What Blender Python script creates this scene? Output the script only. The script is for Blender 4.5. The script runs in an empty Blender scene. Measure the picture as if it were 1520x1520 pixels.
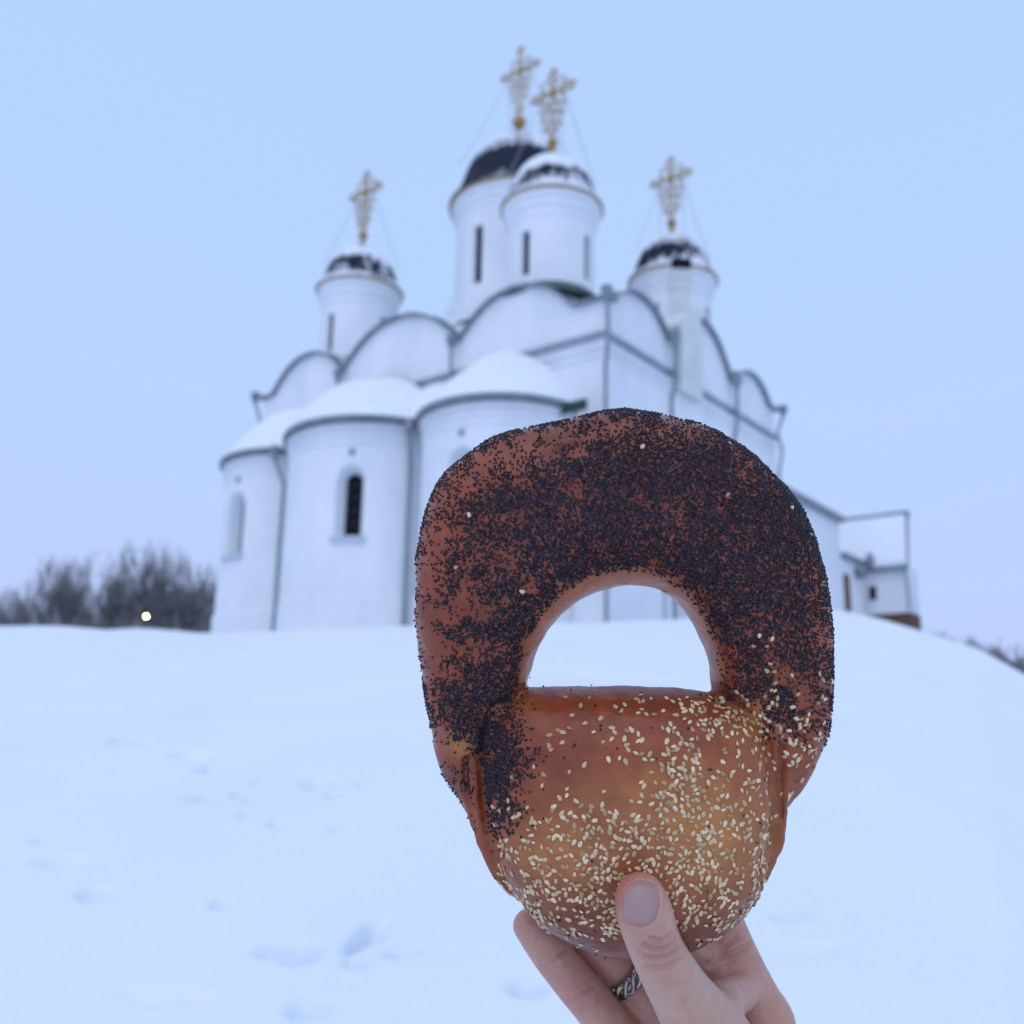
import bpy, bmesh, math, random
import numpy as np, time
_T0 = time.time()
from mathutils import Matrix, Vector
R = math.radians
random.seed(5); rng = np.random.default_rng(5)
scene = bpy.context.scene

# ------------------------------------------------------------------ camera
PITCH, ROLL, EYE = R(13.4647), R(1.0882), 1.55
FPX = 1520.0
cp_, sp_ = math.cos(PITCH), math.sin(PITCH)
_r, _u = Vector((1, 0, 0)), Vector((0, -sp_, cp_))
FW = Vector((0, cp_, sp_))
RT = _r * math.cos(ROLL) + _u * math.sin(ROLL)
UP = -_r * math.sin(ROLL) + _u * math.cos(ROLL)
CAM = Vector((0, 0, EYE))
camd = bpy.data.cameras.new('camera'); cam = bpy.data.objects.new('camera', camd)
scene.collection.objects.link(cam)
cam.matrix_world = Matrix(((RT.x, UP.x, -FW.x, CAM.x), (RT.y, UP.y, -FW.y, CAM.y), (RT.z, UP.z, -FW.z, CAM.z), (0, 0, 0, 1)))
camd.sensor_width = 36; camd.lens = 36; camd.clip_start = 0.01; camd.clip_end = 6000
camd.dof.use_dof = True; camd.dof.focus_distance = 0.338; camd.dof.aperture_fstop = 14.0
scene.camera = cam

# ------------------------------------------------------------------ sky, sun, exposure
SUN_EL, SUN_AZ = R(58), R(200)          # behind the photographer, veiled by cloud
w = bpy.data.worlds.new('World'); scene.world = w; w.use_nodes = True
nt = w.node_tree; nt.nodes.clear()
out = nt.nodes.new('ShaderNodeOutputWorld'); bg = nt.nodes.new('ShaderNodeBackground')
sky = nt.nodes.new('ShaderNodeTexSky'); sky.sky_type = 'NISHITA'; sky.sun_disc = False
sky.sun_elevation = SUN_EL; sky.sun_rotation = SUN_AZ; sky.air_density = 1.0; sky.dust_density = 4.0
tc = nt.nodes.new('ShaderNodeTexCoord'); sep = nt.nodes.new('ShaderNodeSeparateXYZ')
ramp = nt.nodes.new('ShaderNodeValToRGB')
nz = nt.nodes.new('ShaderNodeTexNoise'); nz.inputs['Scale'].default_value = 1.6; nz.inputs['Detail'].default_value = 3
ma = nt.nodes.new('ShaderNodeMath'); ma.operation = 'MULTIPLY_ADD'; ma.inputs[1].default_value = 0.30
nt.links.new(tc.outputs['Generated'], sep.inputs[0]); nt.links.new(tc.outputs['Generated'], nz.inputs['Vector'])
nt.links.new(nz.outputs['Fac'], ma.inputs[0]); nt.links.new(sep.outputs['Z'], ma.inputs[2])
nt.links.new(ma.outputs[0], ramp.inputs['Fac'])
el = ramp.color_ramp.elements
el[0].position = 0.15; el[0].color = (5.6, 6.6, 10.7, 1)
el[1].position = 0.95; el[1].color = (4.9, 6.95, 10.8, 1)
e = el.new(0.55); e.color = (5.2, 7.15, 10.9, 1)
mix = nt.nodes.new('ShaderNodeMixRGB'); mix.inputs['Fac'].default_value = 0.9
nt.links.new(sky.outputs[0], mix.inputs[1]); nt.links.new(ramp.outputs[0], mix.inputs[2])
nt.links.new(mix.outputs[0], bg.inputs['Color']); bg.inputs['Strength'].default_value = 0.1
nt.links.new(bg.outputs[0], out.inputs['Surface'])
sd = bpy.data.lights.new('sun', 'SUN'); sd.energy = 0.65; sd.angle = R(70); sd.color = (1.0, 0.86, 0.74)
so = bpy.data.objects.new('sun', sd); scene.collection.objects.link(so)
sdir = Vector((math.sin(SUN_AZ) * math.cos(SUN_EL), math.cos(SUN_AZ) * math.cos(SUN_EL), math.sin(SUN_EL)))
so.rotation_euler = sdir.to_track_quat('Z', 'Y').to_euler(); so.location = (0, -20, 40)
vs = scene.view_settings
vs.view_transform = 'Standard'; vs.look = 'None'; vs.exposure = 0; vs.gamma = 1; vs.use_curve_mapping = False

# ------------------------------------------------------------------ helpers
COL = scene.collection
def link(o, parent=None):
    COL.objects.link(o)
    if parent is not None: o.parent = parent
    return o
def tag(o, label=None, cat=None, group=None, kind=None):
    if label: o['label'] = label
    if cat: o['category'] = cat
    if group: o['group'] = group
    if kind: o['kind'] = kind
    return o
def empty(name, loc=(0, 0, 0), rz=0.0):
    o = bpy.data.objects.new(name, None); o.empty_display_size = 0.2
    o.location = loc; o.rotation_euler = (0, 0, rz); return link(o)
def mesh_obj(name, verts, faces, mat, parent=None, smooth=False):
    me = bpy.data.meshes.new(name); me.from_pydata([tuple(v) for v in verts], [], [tuple(f) for f in faces]); me.update()
    if mat: me.materials.append(mat)
    if smooth: me.polygons.foreach_set('use_smooth', [True] * len(me.polygons))
    return link(bpy.data.objects.new(name, me), parent)
class MB:
    def __init__(s): s.v = []; s.f = []
    def add(s, vs, fs):
        o = len(s.v); s.v += [tuple(v) for v in vs]; s.f += [tuple(i + o for i in f) for f in fs]; return s
    def box(s, x0, x1, y0, y1, z0, z1):
        return s.add([(x0, y0, z0), (x1, y0, z0), (x1, y1, z0), (x0, y1, z0), (x0, y0, z1), (x1, y0, z1), (x1, y1, z1), (x0, y1, z1)],
                     [(0, 3, 2, 1), (4, 5, 6, 7), (0, 1, 5, 4), (1, 2, 6, 5), (2, 3, 7, 6), (3, 0, 4, 7)])
    def tube(s, pts, rad, n=8, cap=True, closed=False):
        pts = [Vector(p) for p in pts]; m = len(pts)
        rad = rad if isinstance(rad, (list, tuple)) else [rad] * m
        vs, fs = [], []; prev = None
        for i, p in enumerate(pts):
            if closed: t = pts[(i + 1) % m] - pts[i - 1]
            else: t = pts[min(i + 1, m - 1)] - pts[max(i - 1, 0)]
            t.normalize()
            a = prev if prev is not None else (Vector((0, 0, 1)) if abs(t.z) < 0.9 else Vector((1, 0, 0)))
            u = (a - t * a.dot(t)); u.normalize(); prev = u; q = t.cross(u)
            for k in range(n):
                an = 2 * math.pi * k / n
                vs.append(p + (u * math.cos(an) + q * math.sin(an)) * rad[i])
        for i in range(m if closed else m - 1):
            j = (i + 1) % m
            for k in range(n): fs.append((i * n + k, i * n + (k + 1) % n, j * n + (k + 1) % n, j * n + k))
        if cap and not closed: fs += [tuple(range(n))[::-1], tuple(range((m - 1) * n, m * n))]
        return s.add(vs, fs)
    def lathe(s, prof, n=48, c=(0, 0), a0=0.0, a1=2 * math.pi, close=True):
        full = abs(a1 - a0 - 2 * math.pi) < 1e-6; cols = n if full else n + 1
        vs = [(c[0] + r * math.cos(a0 + (a1 - a0) * k / n), c[1] + r * math.sin(a0 + (a1 - a0) * k / n), z) for r, z in prof for k in range(cols)]
        fs = []
        for i in range(len(prof) - 1):
            for k in range(n):
                j = (k + 1) % cols if full else k + 1
                fs.append((i * cols + k, i * cols + j, (i + 1) * cols + j, (i + 1) * cols + k))
        if full and close: fs += [tuple(range(cols))[::-1], tuple(range((len(prof) - 1) * cols, len(prof) * cols))]
        return s.add(vs, fs)
    def prism(s, poly, fn, d0, d1):
        n = len(poly); vs = [fn(a, b, d0) for a, b in poly] + [fn(a, b, d1) for a, b in poly]
        return s.add(vs, [tuple(range(n)), tuple(range(2 * n - 1, n - 1, -1))] + [(i, i + n, (i + 1) % n + n, (i + 1) % n) for i in range(n)])
    def build(s, name, mat, parent=None, smooth=False, fix=True):
        o = mesh_obj(name, s.v, s.f, mat, parent, smooth)
        if fix:
            bm = bmesh.new(); bm.from_mesh(o.data); bmesh.ops.recalc_face_normals(bm, faces=bm.faces); bm.to_mesh(o.data); bm.free()
        return o
def shade_auto(o, ang=35):
    o.data.polygons.foreach_set('use_smooth', [True] * len(o.data.polygons))
    try: o.data.set_sharp_from_angle(angle=R(ang))
    except Exception: pass
    return o
def baked(o):
    dg = bpy.context.evaluated_depsgraph_get(); dg.update()
    me = bpy.data.meshes.new_from_object(o.evaluated_get(dg)); me.name = o.name
    o.modifiers.clear(); o.data = me; return o
def cut(o, cutter):
    m = o.modifiers.new('b', 'BOOLEAN'); m.operation = 'DIFFERENCE'; m.solver = 'EXACT'; m.object = cutter
    baked(o); bpy.data.objects.remove(cutter); return o

# ------------------------------------------------------------------ materials
def new_mat(name):
    m = bpy.data.materials.new(name); m.use_nodes = True
    return m, m.node_tree, m.node_tree.nodes['Principled BSDF']
def simple(name, col, rough=0.6, metal=0.0, var=0.0, scale=8.0, bump=0.0, bscale=30.0, bdist=0.01, spec=0.5):
    m, t, p = new_mat(name)
    p.inputs['Roughness'].default_value = rough; p.inputs['Metallic'].default_value = metal
    p.inputs['Specular IOR Level'].default_value = spec
    p.inputs['Base Color'].default_value = (*col, 1)
    c = t.nodes.new('ShaderNodeTexCoord')
    if var:
        n = t.nodes.new('ShaderNodeTexNoise'); n.inputs['Scale'].default_value = scale; n.inputs['Detail'].default_value = 6
        r = t.nodes.new('ShaderNodeValToRGB'); t.links.new(c.outputs['Object'], n.inputs['Vector']); t.links.new(n.outputs['Fac'], r.inputs['Fac'])
        r.color_ramp.elements[0].position = 0.3; r.color_ramp.elements[1].position = 0.7
        r.color_ramp.elements[0].color = (*[x * (1 - var) for x in col], 1); r.color_ramp.elements[1].color = (*[min(1, x * (1 + var * 0.5)) for x in col], 1)
        t.links.new(r.outputs[0], p.inputs['Base Color'])
    if bump:
        n2 = t.nodes.new('ShaderNodeTexNoise'); n2.inputs['Scale'].default_value = bscale; n2.inputs['Detail'].default_value = 5
        b = t.nodes.new('ShaderNodeBump'); b.inputs['Strength'].default_value = bump; b.inputs['Distance'].default_value = bdist
        t.links.new(c.outputs['Object'], n2.inputs['Vector']); t.links.new(n2.outputs['Fac'], b.inputs['Height']); t.links.new(b.outputs[0], p.inputs['Normal'])
    return m
M_SNOW = simple('snow', (0.83, 0.88, 0.95), 0.65, var=0.03, scale=0.6, bump=0.35, bscale=9, bdist=0.03, spec=0.3)
M_RSNOW = simple('roof_snow', (0.83, 0.88, 0.95), 0.65, var=0.03, scale=0.8, bump=0.2, bscale=3, bdist=0.05, spec=0.3)
M_GUT = simple('gutter_metal', (0.25, 0.28, 0.32), 0.5, 0.3, var=0.3, scale=3)
M_BELT = simple('belt_flashing', (0.29, 0.34, 0.40), 0.5, 0.2, var=0.2, scale=3)
M_SILL = simple('sill_plaster', (0.50, 0.55, 0.62), 0.8, var=0.1, scale=3)
M_PIPE = simple('pipe_metal', (0.24, 0.29, 0.33), 0.5, 0.3, var=0.2, scale=3)
M_GREEN = simple('green_roof_metal', (0.008, 0.05, 0.042), 0.45, 0.0, var=0.3, scale=2)
M_TAN = simple('tan_eave_paint', (0.36, 0.28, 0.15), 0.5, var=0.2, scale=4)
M_DARK = simple('dark_window_glass', (0.006, 0.008, 0.014), 0.5, spec=0.1)
M_GOLD = simple('weathered_gold', (0.40, 0.245, 0.075), 0.42, 0.35, var=0.25, scale=6)
M_WIRE = simple('steel_chain', (0.30, 0.34, 0.40), 0.5, 0.3)
M_WOOD = simple('dark_boards', (0.14, 0.065, 0.035), 0.75, var=0.5, scale=5)
M_BARK = simple('wet_bark', (0.040, 0.038, 0.042), 0.9, var=0.3, scale=5)
M_TWIG = simple('bare_twigs', (0.22, 0.215, 0.225), 0.9, var=0.3, scale=1)
M_LAMP_METAL = simple('lamp_post_metal', (0.06, 0.065, 0.07), 0.5, 0.4)
def emis(name, col, s):
    m, t, p = new_mat(name); p.inputs['Emission Color'].default_value = (*col, 1); p.inputs['Emission Strength'].default_value = s
    p.inputs['Base Color'].default_value = (0.8, 0.8, 0.75, 1); return m
def wall_mat():
    m, t, p = new_mat('whitewashed_plaster'); p.inputs['Roughness'].default_value = 0.8; p.inputs['Specular IOR Level'].default_value = 0.25
    c = t.nodes.new('ShaderNodeTexCoord')
    n = t.nodes.new('ShaderNodeTexNoise'); n.inputs['Scale'].default_value = 0.55; n.inputs['Detail'].default_value = 7; n.inputs['Roughness'].default_value = 0.6
    mp = t.nodes.new('ShaderNodeMapping'); mp.inputs['Scale'].default_value = (1, 1, 0.45)
    r = t.nodes.new('ShaderNodeValToRGB'); r.color_ramp.elements[0].position = 0.32; r.color_ramp.elements[1].position = 0.62
    r.color_ramp.elements[0].color = (0.69, 0.73, 0.77, 1); r.color_ramp.elements[1].color = (0.81, 0.835, 0.87, 1)
    t.links.new(c.outputs['Object'], mp.inputs[0]); t.links.new(mp.outputs[0], n.inputs['Vector']); t.links.new(n.outputs['Fac'], r.inputs['Fac'])
    t.links.new(r.outputs[0], p.inputs['Base Color'])
    n2 = t.nodes.new('ShaderNodeTexNoise'); n2.inputs['Scale'].default_value = 4; n2.inputs['Detail'].default_value = 6
    b = t.nodes.new('ShaderNodeBump'); b.inputs['Strength'].default_value = 0.3; b.inputs['Distance'].default_value = 0.04
    t.links.new(c.outputs['Object'], n2.inputs['Vector']); t.links.new(n2.outputs['Fac'], b.inputs['Height']); t.links.new(b.outputs[0], p.inputs['Normal'])
    return m
M_WALL = wall_mat()
M_STAIN = simple('damp_stained_plaster', (0.66, 0.71, 0.68), 0.85, var=0.12, scale=1.5)
def dome_mat(name, lo, hi, seed, cover, amp=1.15):
    # dark sheet metal with wind-blown snow lying on the shoulder and along the eave
    m, t, p = new_mat(name); p.inputs['Roughness'].default_value = 0.6; p.inputs['Specular IOR Level'].default_value = 0.12
    c = t.nodes.new('ShaderNodeTexCoord'); s = t.nodes.new('ShaderNodeSeparateXYZ'); t.links.new(c.outputs['Object'], s.inputs[0])
    mp = t.nodes.new('ShaderNodeMapping'); mp.inputs['Scale'].default_value = (6.5, 6.5, 0.6); mp.inputs['Location'].default_value = (seed, seed * 2, 0)
    n = t.nodes.new('ShaderNodeTexNoise'); n.inputs['Scale'].default_value = 1.0; n.inputs['Detail'].default_value = 4
    n3 = t.nodes.new('ShaderNodeTexNoise'); n3.inputs['Scale'].default_value = 0.75; n3.inputs['Detail'].default_value = 2
    mp3 = t.nodes.new('ShaderNodeMapping'); mp3.inputs['Location'].default_value = (seed * 3.1, seed, 0)
    t.links.new(c.outputs['Object'], mp.inputs[0]); t.links.new(mp.outputs[0], n.inputs['Vector'])
    t.links.new(c.outputs['Object'], mp3.inputs[0]); t.links.new(mp3.outputs[0], n3.inputs['Vector'])
    mr = t.nodes.new('ShaderNodeMapRange'); mr.inputs[1].default_value = lo; mr.inputs[2].default_value = hi
    t.links.new(s.outputs['Z'], mr.inputs[0])
    cr = t.nodes.new('ShaderNodeValToRGB'); e = cr.color_ramp.elements       # snow likelihood against height
    e[0].position = 0.0; e[0].color = (0.62,) * 3 + (1,)
    e[1].position = 1.0; e[1].color = (0.75,) * 3 + (1,)
    for pos, v in ((0.10, 0.55), (0.20, 0.26), (0.45, 0.22), (0.60, 0.60), (0.75, 0.85)):
        x = e.new(pos); x.color = (v, v, v, 1)
    t.links.new(mr.outputs[0], cr.inputs['Fac'])
    a1 = t.nodes.new('ShaderNodeMath'); a1.operation = 'MULTIPLY_ADD'; a1.inputs[1].default_value = amp
    t.links.new(n.outputs['Fac'], a1.inputs[0]); t.links.new(cr.outputs[0], a1.inputs[2])
    a2 = t.nodes.new('ShaderNodeMath'); a2.operation = 'MULTIPLY_ADD'; a2.inputs[1].default_value = 1.3
    t.links.new(n3.outputs['Fac'], a2.inputs[0]); t.links.new(a1.outputs[0], a2.inputs[2])
    r2 = t.nodes.new('ShaderNodeValToRGB'); r2.color_ramp.elements[0].position = 0.0; r2.color_ramp.elements[1].position = 1.0
    sb = t.nodes.new('ShaderNodeMapRange'); sb.inputs[1].default_value = 1.05 + amp / 2 - cover; sb.inputs[2].default_value = 1.40 + amp / 2 - cover
    t.links.new(a2.outputs[0], sb.inputs[0])
    mx = t.nodes.new('ShaderNodeMixRGB'); mx.inputs[1].default_value = (0.012, 0.016, 0.035, 1); mx.inputs[2].default_value = (0.82, 0.86, 0.92, 1)
    t.links.new(sb.outputs[0], mx.inputs['Fac']); t.links.new(mx.outputs[0], p.inputs['Base Color'])
    return m

# ------------------------------------------------------------------ ground
ZG = 3.919 + EYE                      # level of the churchyard above the photographer's feet
TH_K = [-180, -60, -40, -27, -16, 0, 6, 13, 17.5, 20, 21.5, 23, 24.6, 26.6, 34, 45, 180]
ZP_K = [5.4, 5.4, 5.42, 5.42, 5.50, 5.48, 5.48, 5.62, 5.80, 5.50, 5.24, 4.95, 4.65, 3.95, 2.2, 1.0, 1.0]
RP_K = [38, 38, 38, 36.5, 35.5, 29.6, 29.3, 29.6, 30, 30, 30, 30, 30, 30, 30, 30, 30]
def smin1(t, k=0.07): return 0.5 * (t + 1 - np.sqrt((t - 1) ** 2 + k * k * 4 * 0.1))
DENTS = []                            # x, y, radius along, radius across, depth, angle
def vnoise(x, y, seed=0):
    xi = np.floor(x).astype(np.int64); yi = np.floor(y).astype(np.int64); fx = x - xi; fy = y - yi
    def h(a, b):
        n = (a * 374761393 + b * 668265263 + seed * 974711) & 0x7fffffff
        n = ((n ^ (n >> 13)) * 1274126177) & 0x7fffffff
        return ((n ^ (n >> 16)) & 0xffff) / 65535.0
    u = fx * fx * (3 - 2 * fx); v = fy * fy * (3 - 2 * fy)
    return (h(xi, yi) * (1 - u) + h(xi + 1, yi) * u) * (1 - v) + (h(xi, yi + 1) * (1 - u) + h(xi + 1, yi + 1) * u) * v
def H(x, y, dents=True):
    x = np.asarray(x, float); y = np.asarray(y, float)
    r = np.hypot(x, y); th = np.degrees(np.arctan2(x, y))
    zp = np.interp(th, TH_K, ZP_K)
    front = np.clip((y + 6) / 10, 0, 1)
    z = zp * smin1(r / np.interp(th, TH_K, RP_K)) * front
    z = z + (vnoise(x * 0.35 + 7, y * 0.35, 3) - 0.5) * 0.10 * np.clip(r / 6, 0, 1) + (vnoise(x * 1.3, y * 1.3 + 5, 4) - 0.5) * 0.03
    z = z + .16 * (vnoise(x * .55 + 2, y * .55, 6) - .35) * np.exp(-((r - 33) / 6) ** 2)
    z = np.where(r > 60, z - (r - 60) * 0.004, z)
    if dents:
        for (dx, dy, ra, rb, dep, an) in DENTS:
            c, s = math.cos(an), math.sin(an); X = (x - dx) * c + (y - dy) * s; Y = -(x - dx) * s + (y - dy) * c
            q = (X / ra) ** 2 + (Y / rb) ** 2
            z = z - dep * np.exp(-q ** 1.6)
    return z
def ray(px, py): return FW + RT * ((px - 760) / FPX) + UP * ((760 - py) / FPX)
def ground_at(px, py):
    d = ray(px, py); t = 2.0
    while t < 200:
        P = CAM + d * t
        if P.z < float(H(P.x, P.y, False)): return P
        t *= 1.004
    return P
for (px, py, wpx, hpx, dep, an) in [(190, 1100, 20, 9, .10, .2), (285, 1120, 22, 16, .07, .3), (322, 1140, 20, 15, .08, -.4), (308, 1186, 26, 7, .10, .1),
        (385, 1160, 11, 6, .06, 0), (371, 1187, 10, 6, .05, 0), (367, 1209, 10, 6, .05, 0), (410, 1224, 10, 6, .06, 0), (474, 1162, 22, 17, .08, .2), (496, 1181, 11, 6, .09, .1),
        (505, 1231, 14, 6, .06, 0), (538, 1164, 7, 6, .04, 0), (95, 1278, 32, 13, .05, 0), (138, 1328, 17, 9, .08, .2), (62, 1250, 14, 5, .03, 0),
        (328, 1342, 12, 7, .05, 0), (420, 1406, 32, 13, .06, .3), (446, 1416, 22, 14, .11, .2), (545, 1385, 16, 28, .07, -.2), (530, 1428, 14, 8, .08, .7),
        (600, 1413, 24, 8, .07, .2), (460, 1495, 28, 12, .05, 0), (250, 1480, 60, 8, .03, -.2), (1175, 1358, 26, 7, .06, 0), (783, 1466, 24, 9, .09, 0), (1195, 1410, 40, 9, .03, 0),
        (215, 1102, 9, 12, .05, 0), (355, 1180, 9, 5, .05, 0)]:
    P = ground_at(px, py); d = (P - CAM).length
    ra, rb = 0.9 * wpx * d / FPX, 2.1 * hpx * d / FPX
    DENTS.append((P.x, P.y, ra, rb, dep * 3.0, an))
    for _ in range(2):                    # crumbled, half-filled hollows inside each print
        f = random.uniform(.3, .5); DENTS.append((P.x + random.uniform(-.7, .7) * ra, P.y + random.uniform(-.7, .7) * rb, ra * f, rb * f, dep * random.uniform(.9, 1.8), random.uniform(0, 3)))
def build_ground():
    ths = np.concatenate([np.arange(-180, -40, 4.0), np.arange(-40, 40, 0.2), np.arange(40, 180, 4.0)])
    rs = np.concatenate([[0.05], np.geomspace(0.5, 3, 30), np.geomspace(3, 45, 420)[1:], np.geomspace(45, 3500, 50)[1:]])
    T, Rr = np.meshgrid(np.radians(ths), rs); X = Rr * np.sin(T); Y = Rr * np.cos(T)
    Z = H(X, Y)
    n, m = X.shape
    V = np.stack([X, Y, Z], -1).reshape(-1, 3)
    i = np.arange(n - 1)[:, None]; j = np.arange(m)[None, :]; jn = (j + 1) % m
    F = np.stack([i * m + j, i * m + jn, (i + 1) * m + jn, (i + 1) * m + j], -1).reshape(-1, 4)[:, ::-1]
    me = bpy.data.meshes.new('ground'); me.vertices.add(len(V)); me.vertices.foreach_set('co', V.ravel())
    me.loops.add(F.size); me.loops.foreach_set('vertex_index', F.ravel().astype(np.int32))
    me.polygons.add(len(F)); me.polygons.foreach_set('loop_start', np.arange(0, F.size, 4, dtype=np.int32)); me.polygons.foreach_set('loop_total', np.full(len(F), 4, dtype=np.int32))
    me.update(calc_edges=True); me.validate(); me.polygons.foreach_set('use_smooth', np.ones(len(F), bool)); me.materials.append(M_SNOW)
    o = link(bpy.data.objects.new('snow_ground', me)); return tag(o, 'smooth snow slope with shallow half-filled footprints', 'ground', kind='structure')
build_ground()

# ------------------------------------------------------------------ church
# local frame: s runs along the apse front away from the near corner, n along the side front, z up from the churchyard
A, B = 16.0, 12.655
TH = R(142.445)
church = empty('church', (2.728, 29.111, ZG), TH + math.pi)
tag(church, 'white five-domed church with three apses and gold crosses on the snowy hilltop', 'church')
def L(s, n, z): return (-s, n, z)
VAL = 9.85
def wave(u, bays, h):
    for (c, hw, pk) in bays:
        t = (u - c) / hw
        if abs(t) < 1:
            return VAL + (pk - VAL) * (1 - t * t) ** 0.68 * (0.55 + 0.45 * (1 - t ** 4)) / 1.0
    return VAL
EB = [(3.45, 2.3, 11.10), (8.72, 2.85, 11.42), (13.42, 1.98, 11.10)]
NB = [(2.05, 1.75, 10.68), (6.3, 2.25, 11.42), (10.45, 1.6, 10.68)]
def profile(bays, end, step=0.09):
    n = int(end / step); return [(end * i / n, wave(end * i / n, bays, 0)) for i in range(n + 1)]
PE, PN = profile(EB, A), profile(NB, B)
fe = lambda a, b, d: L(a, d, b)
fn_ = lambda a, b, d: L(d, a, b)
BOT = -1.6
mb = MB()
mb.prism([(0, BOT)] + PE + [(A, BOT)], fe, 0, 0.6)
mb.prism([(0, BOT)] + PE + [(A, BOT)], fe, B - 0.6, B)
PNi = [(u, z) for u, z in PN if 0.3 <= u <= B - 0.3]
mb.prism([(0.3, BOT)] + PNi + [(B - 0.3, BOT)], fn_, 0.003, 0.6)
mb.prism([(0.3, BOT)] + PNi + [(B - 0.3, BOT)], fn_, A - 0.6, A - 0.003)
wall = mb.build('wall', M_WALL, church)
# flat pilasters between the bays and stepped ledges
for s in (5.9, 11.5): MB().box(-s - 0.28, -s + 0.28, -0.07, 0.1, BOT, 8.5).build('pilaster', M_WALL, church)
for n in (3.95, 8.75): MB().box(-0.1, 0.07, n - 0.28, n + 0.28, BOT, 8.5).build('pilaster', M_WALL, church)
for z, d in ((8.02, 0.06), (8.27, 0.10)):
    MB().box(-A - d, d, -d, 0.1, z, z + 0.12).build('ledge', M_WALL, church)
    MB().box(-0.1, d - 0.003, 0.102, B + d, z, z + 0.12).build('ledge', M_WALL, church)
def belt(x0, x1, y0, y1):
    b = MB().box(x0, x1, y0, y1, 8.62, 8.76).build('belt_course', M_BELT, church)
    return b
belt(-A - 0.15, 0.16, -0.16, 0.05)
belt(-0.05, 0.157, 0.053, B + 0.15)
# metal eaves that follow the arched gables
def eave(P, fn, d0, d1, name='eave'):
    top = [(u, z + 0.075) for u, z in P]; bot = [(u, z - 0.01) for u, z in P]
    m = MB(); n = len(P)
    vs = []
    for (u, z0), (_, z1) in zip(bot, top): vs += [fn(u, z0, d0), fn(u, z0, d1), fn(u, z1, d1), fn(u, z1, d0)]
    fs = []
    for i in range(n - 1):
        a, b = i * 4, (i + 1) * 4
        fs += [(a, a + 1, b + 1, b), (a + 1, a + 2, b + 2, b + 1), (a + 2, a + 3, b + 3, b + 2), (a + 3, a, b, b + 3)]
    fs += [(0, 3, 2, 1), tuple((n - 1) * 4 + k for k in (0, 1, 2, 3))]
    return m.add(vs, fs).build(name, M_GUT, church)
ext = lambda P, e0, e1: [(P[0][0] - e0, P[0][1])] + P[1:-1] + [(P[-1][0] + e1, P[-1][1])]
eave(ext(PE, .26, .3), fe, -0.22, 0.35); eave(ext(PE, .26, .3), fe, B - 0.35, B + 0.22)
PN2 = [(0.36, VAL)] + PNi[1:-1] + [(B - 0.36, VAL)]
eave(PN2, fn_, -0.22, 0.35); eave(PN2, fn_, A - 0.35, A + 0.22)
# snow lying on the barrel roofs behind the gables
def roof_sheet(P, fn, d0, d1, dz, name):
    m = MB(); n = len(P); K = 6
    vs = [fn(u, z + dz, d0 + (d1 - d0) * k / K) for k in range(K + 1) for u, z in P]
    fs = [(k * n + i, k * n + i + 1, (k + 1) * n + i + 1, (k + 1) * n + i) for k in range(K) for i in range(n - 1)]
    o = m.add(vs, fs).build(name, M_RSNOW, church); return shade_auto(o, 60)
roof_sheet([(u, z) for u, z in PE if .35 < u < A - .35], fe, 0.30, B - 0.30, 0.16, 'roof_snow')
roof_sheet([(u, z) for u, z in PN if .35 < u < B - .35], fn_, 0.30, A - 0.30, 0.14, 'roof_snow')
# --- drainpipes
def pipe(pts, r=0.06, hopper=True, name='drainpipe'):
    o = MB().tube([L(*p) for p in pts], r, 8).build(name, M_PIPE, church); shade_auto(o)
    if hopper:
        x, y, z = L(*pts[0])
        h = MB().lathe([(0.09, z - 0.30), (0.19, z - 0.02), (0.19, z + 0.12)], 10, (x, y)).build('hopper', M_GUT, o)
    return o
pipe([(5.95, -.30, 9.85), (5.95, -.30, 9.3), (5.95, -.24, 8.2), (5.95, -.2, 7.0)])
pipe([(11.5, -.30, 9.85), (11.5, -.28, 9.3), (11.5, -.2, 8.4)])
pipe([(-.26, -.30, 9.95), (-.26, -.3, 9.6), (-.24, -.18, 8.9), (-.22, -.22, 8.0), (-.1, -.12, 7.6), (-.1, -.12, 4), (-.1, -.12, -.2)], .065)
pipe([(16.28, -.28, 9.95), (16.28, -.28, 9.7), (16.1, -.12, 9.0), (16.1, -.12, 6.5)])
pipe([(-.28, 3.95, 9.85), (-.28, 3.95, 9.3), (-.24, 3.95, 8.1), (-.12, 3.95, 7.7), (-.12, 3.95, -.2)], .07)
pipe([(-.28, 8.72, 9.85), (-.28, 8.72, 9.3), (-.24, 8.72, 8.1), (-.12, 8.72, 7.7), (-.12, 8.72, -.2)], .07)
pipe([(-.3, B + .3, 9.95), (-.28, B + .25, 9.6), (-.12, B + .05, 8.9), (-.24, B + .2, 8.2), (-.1, B + .1, 7.3), (-.1, B + .1, -.2)], .065)
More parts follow.
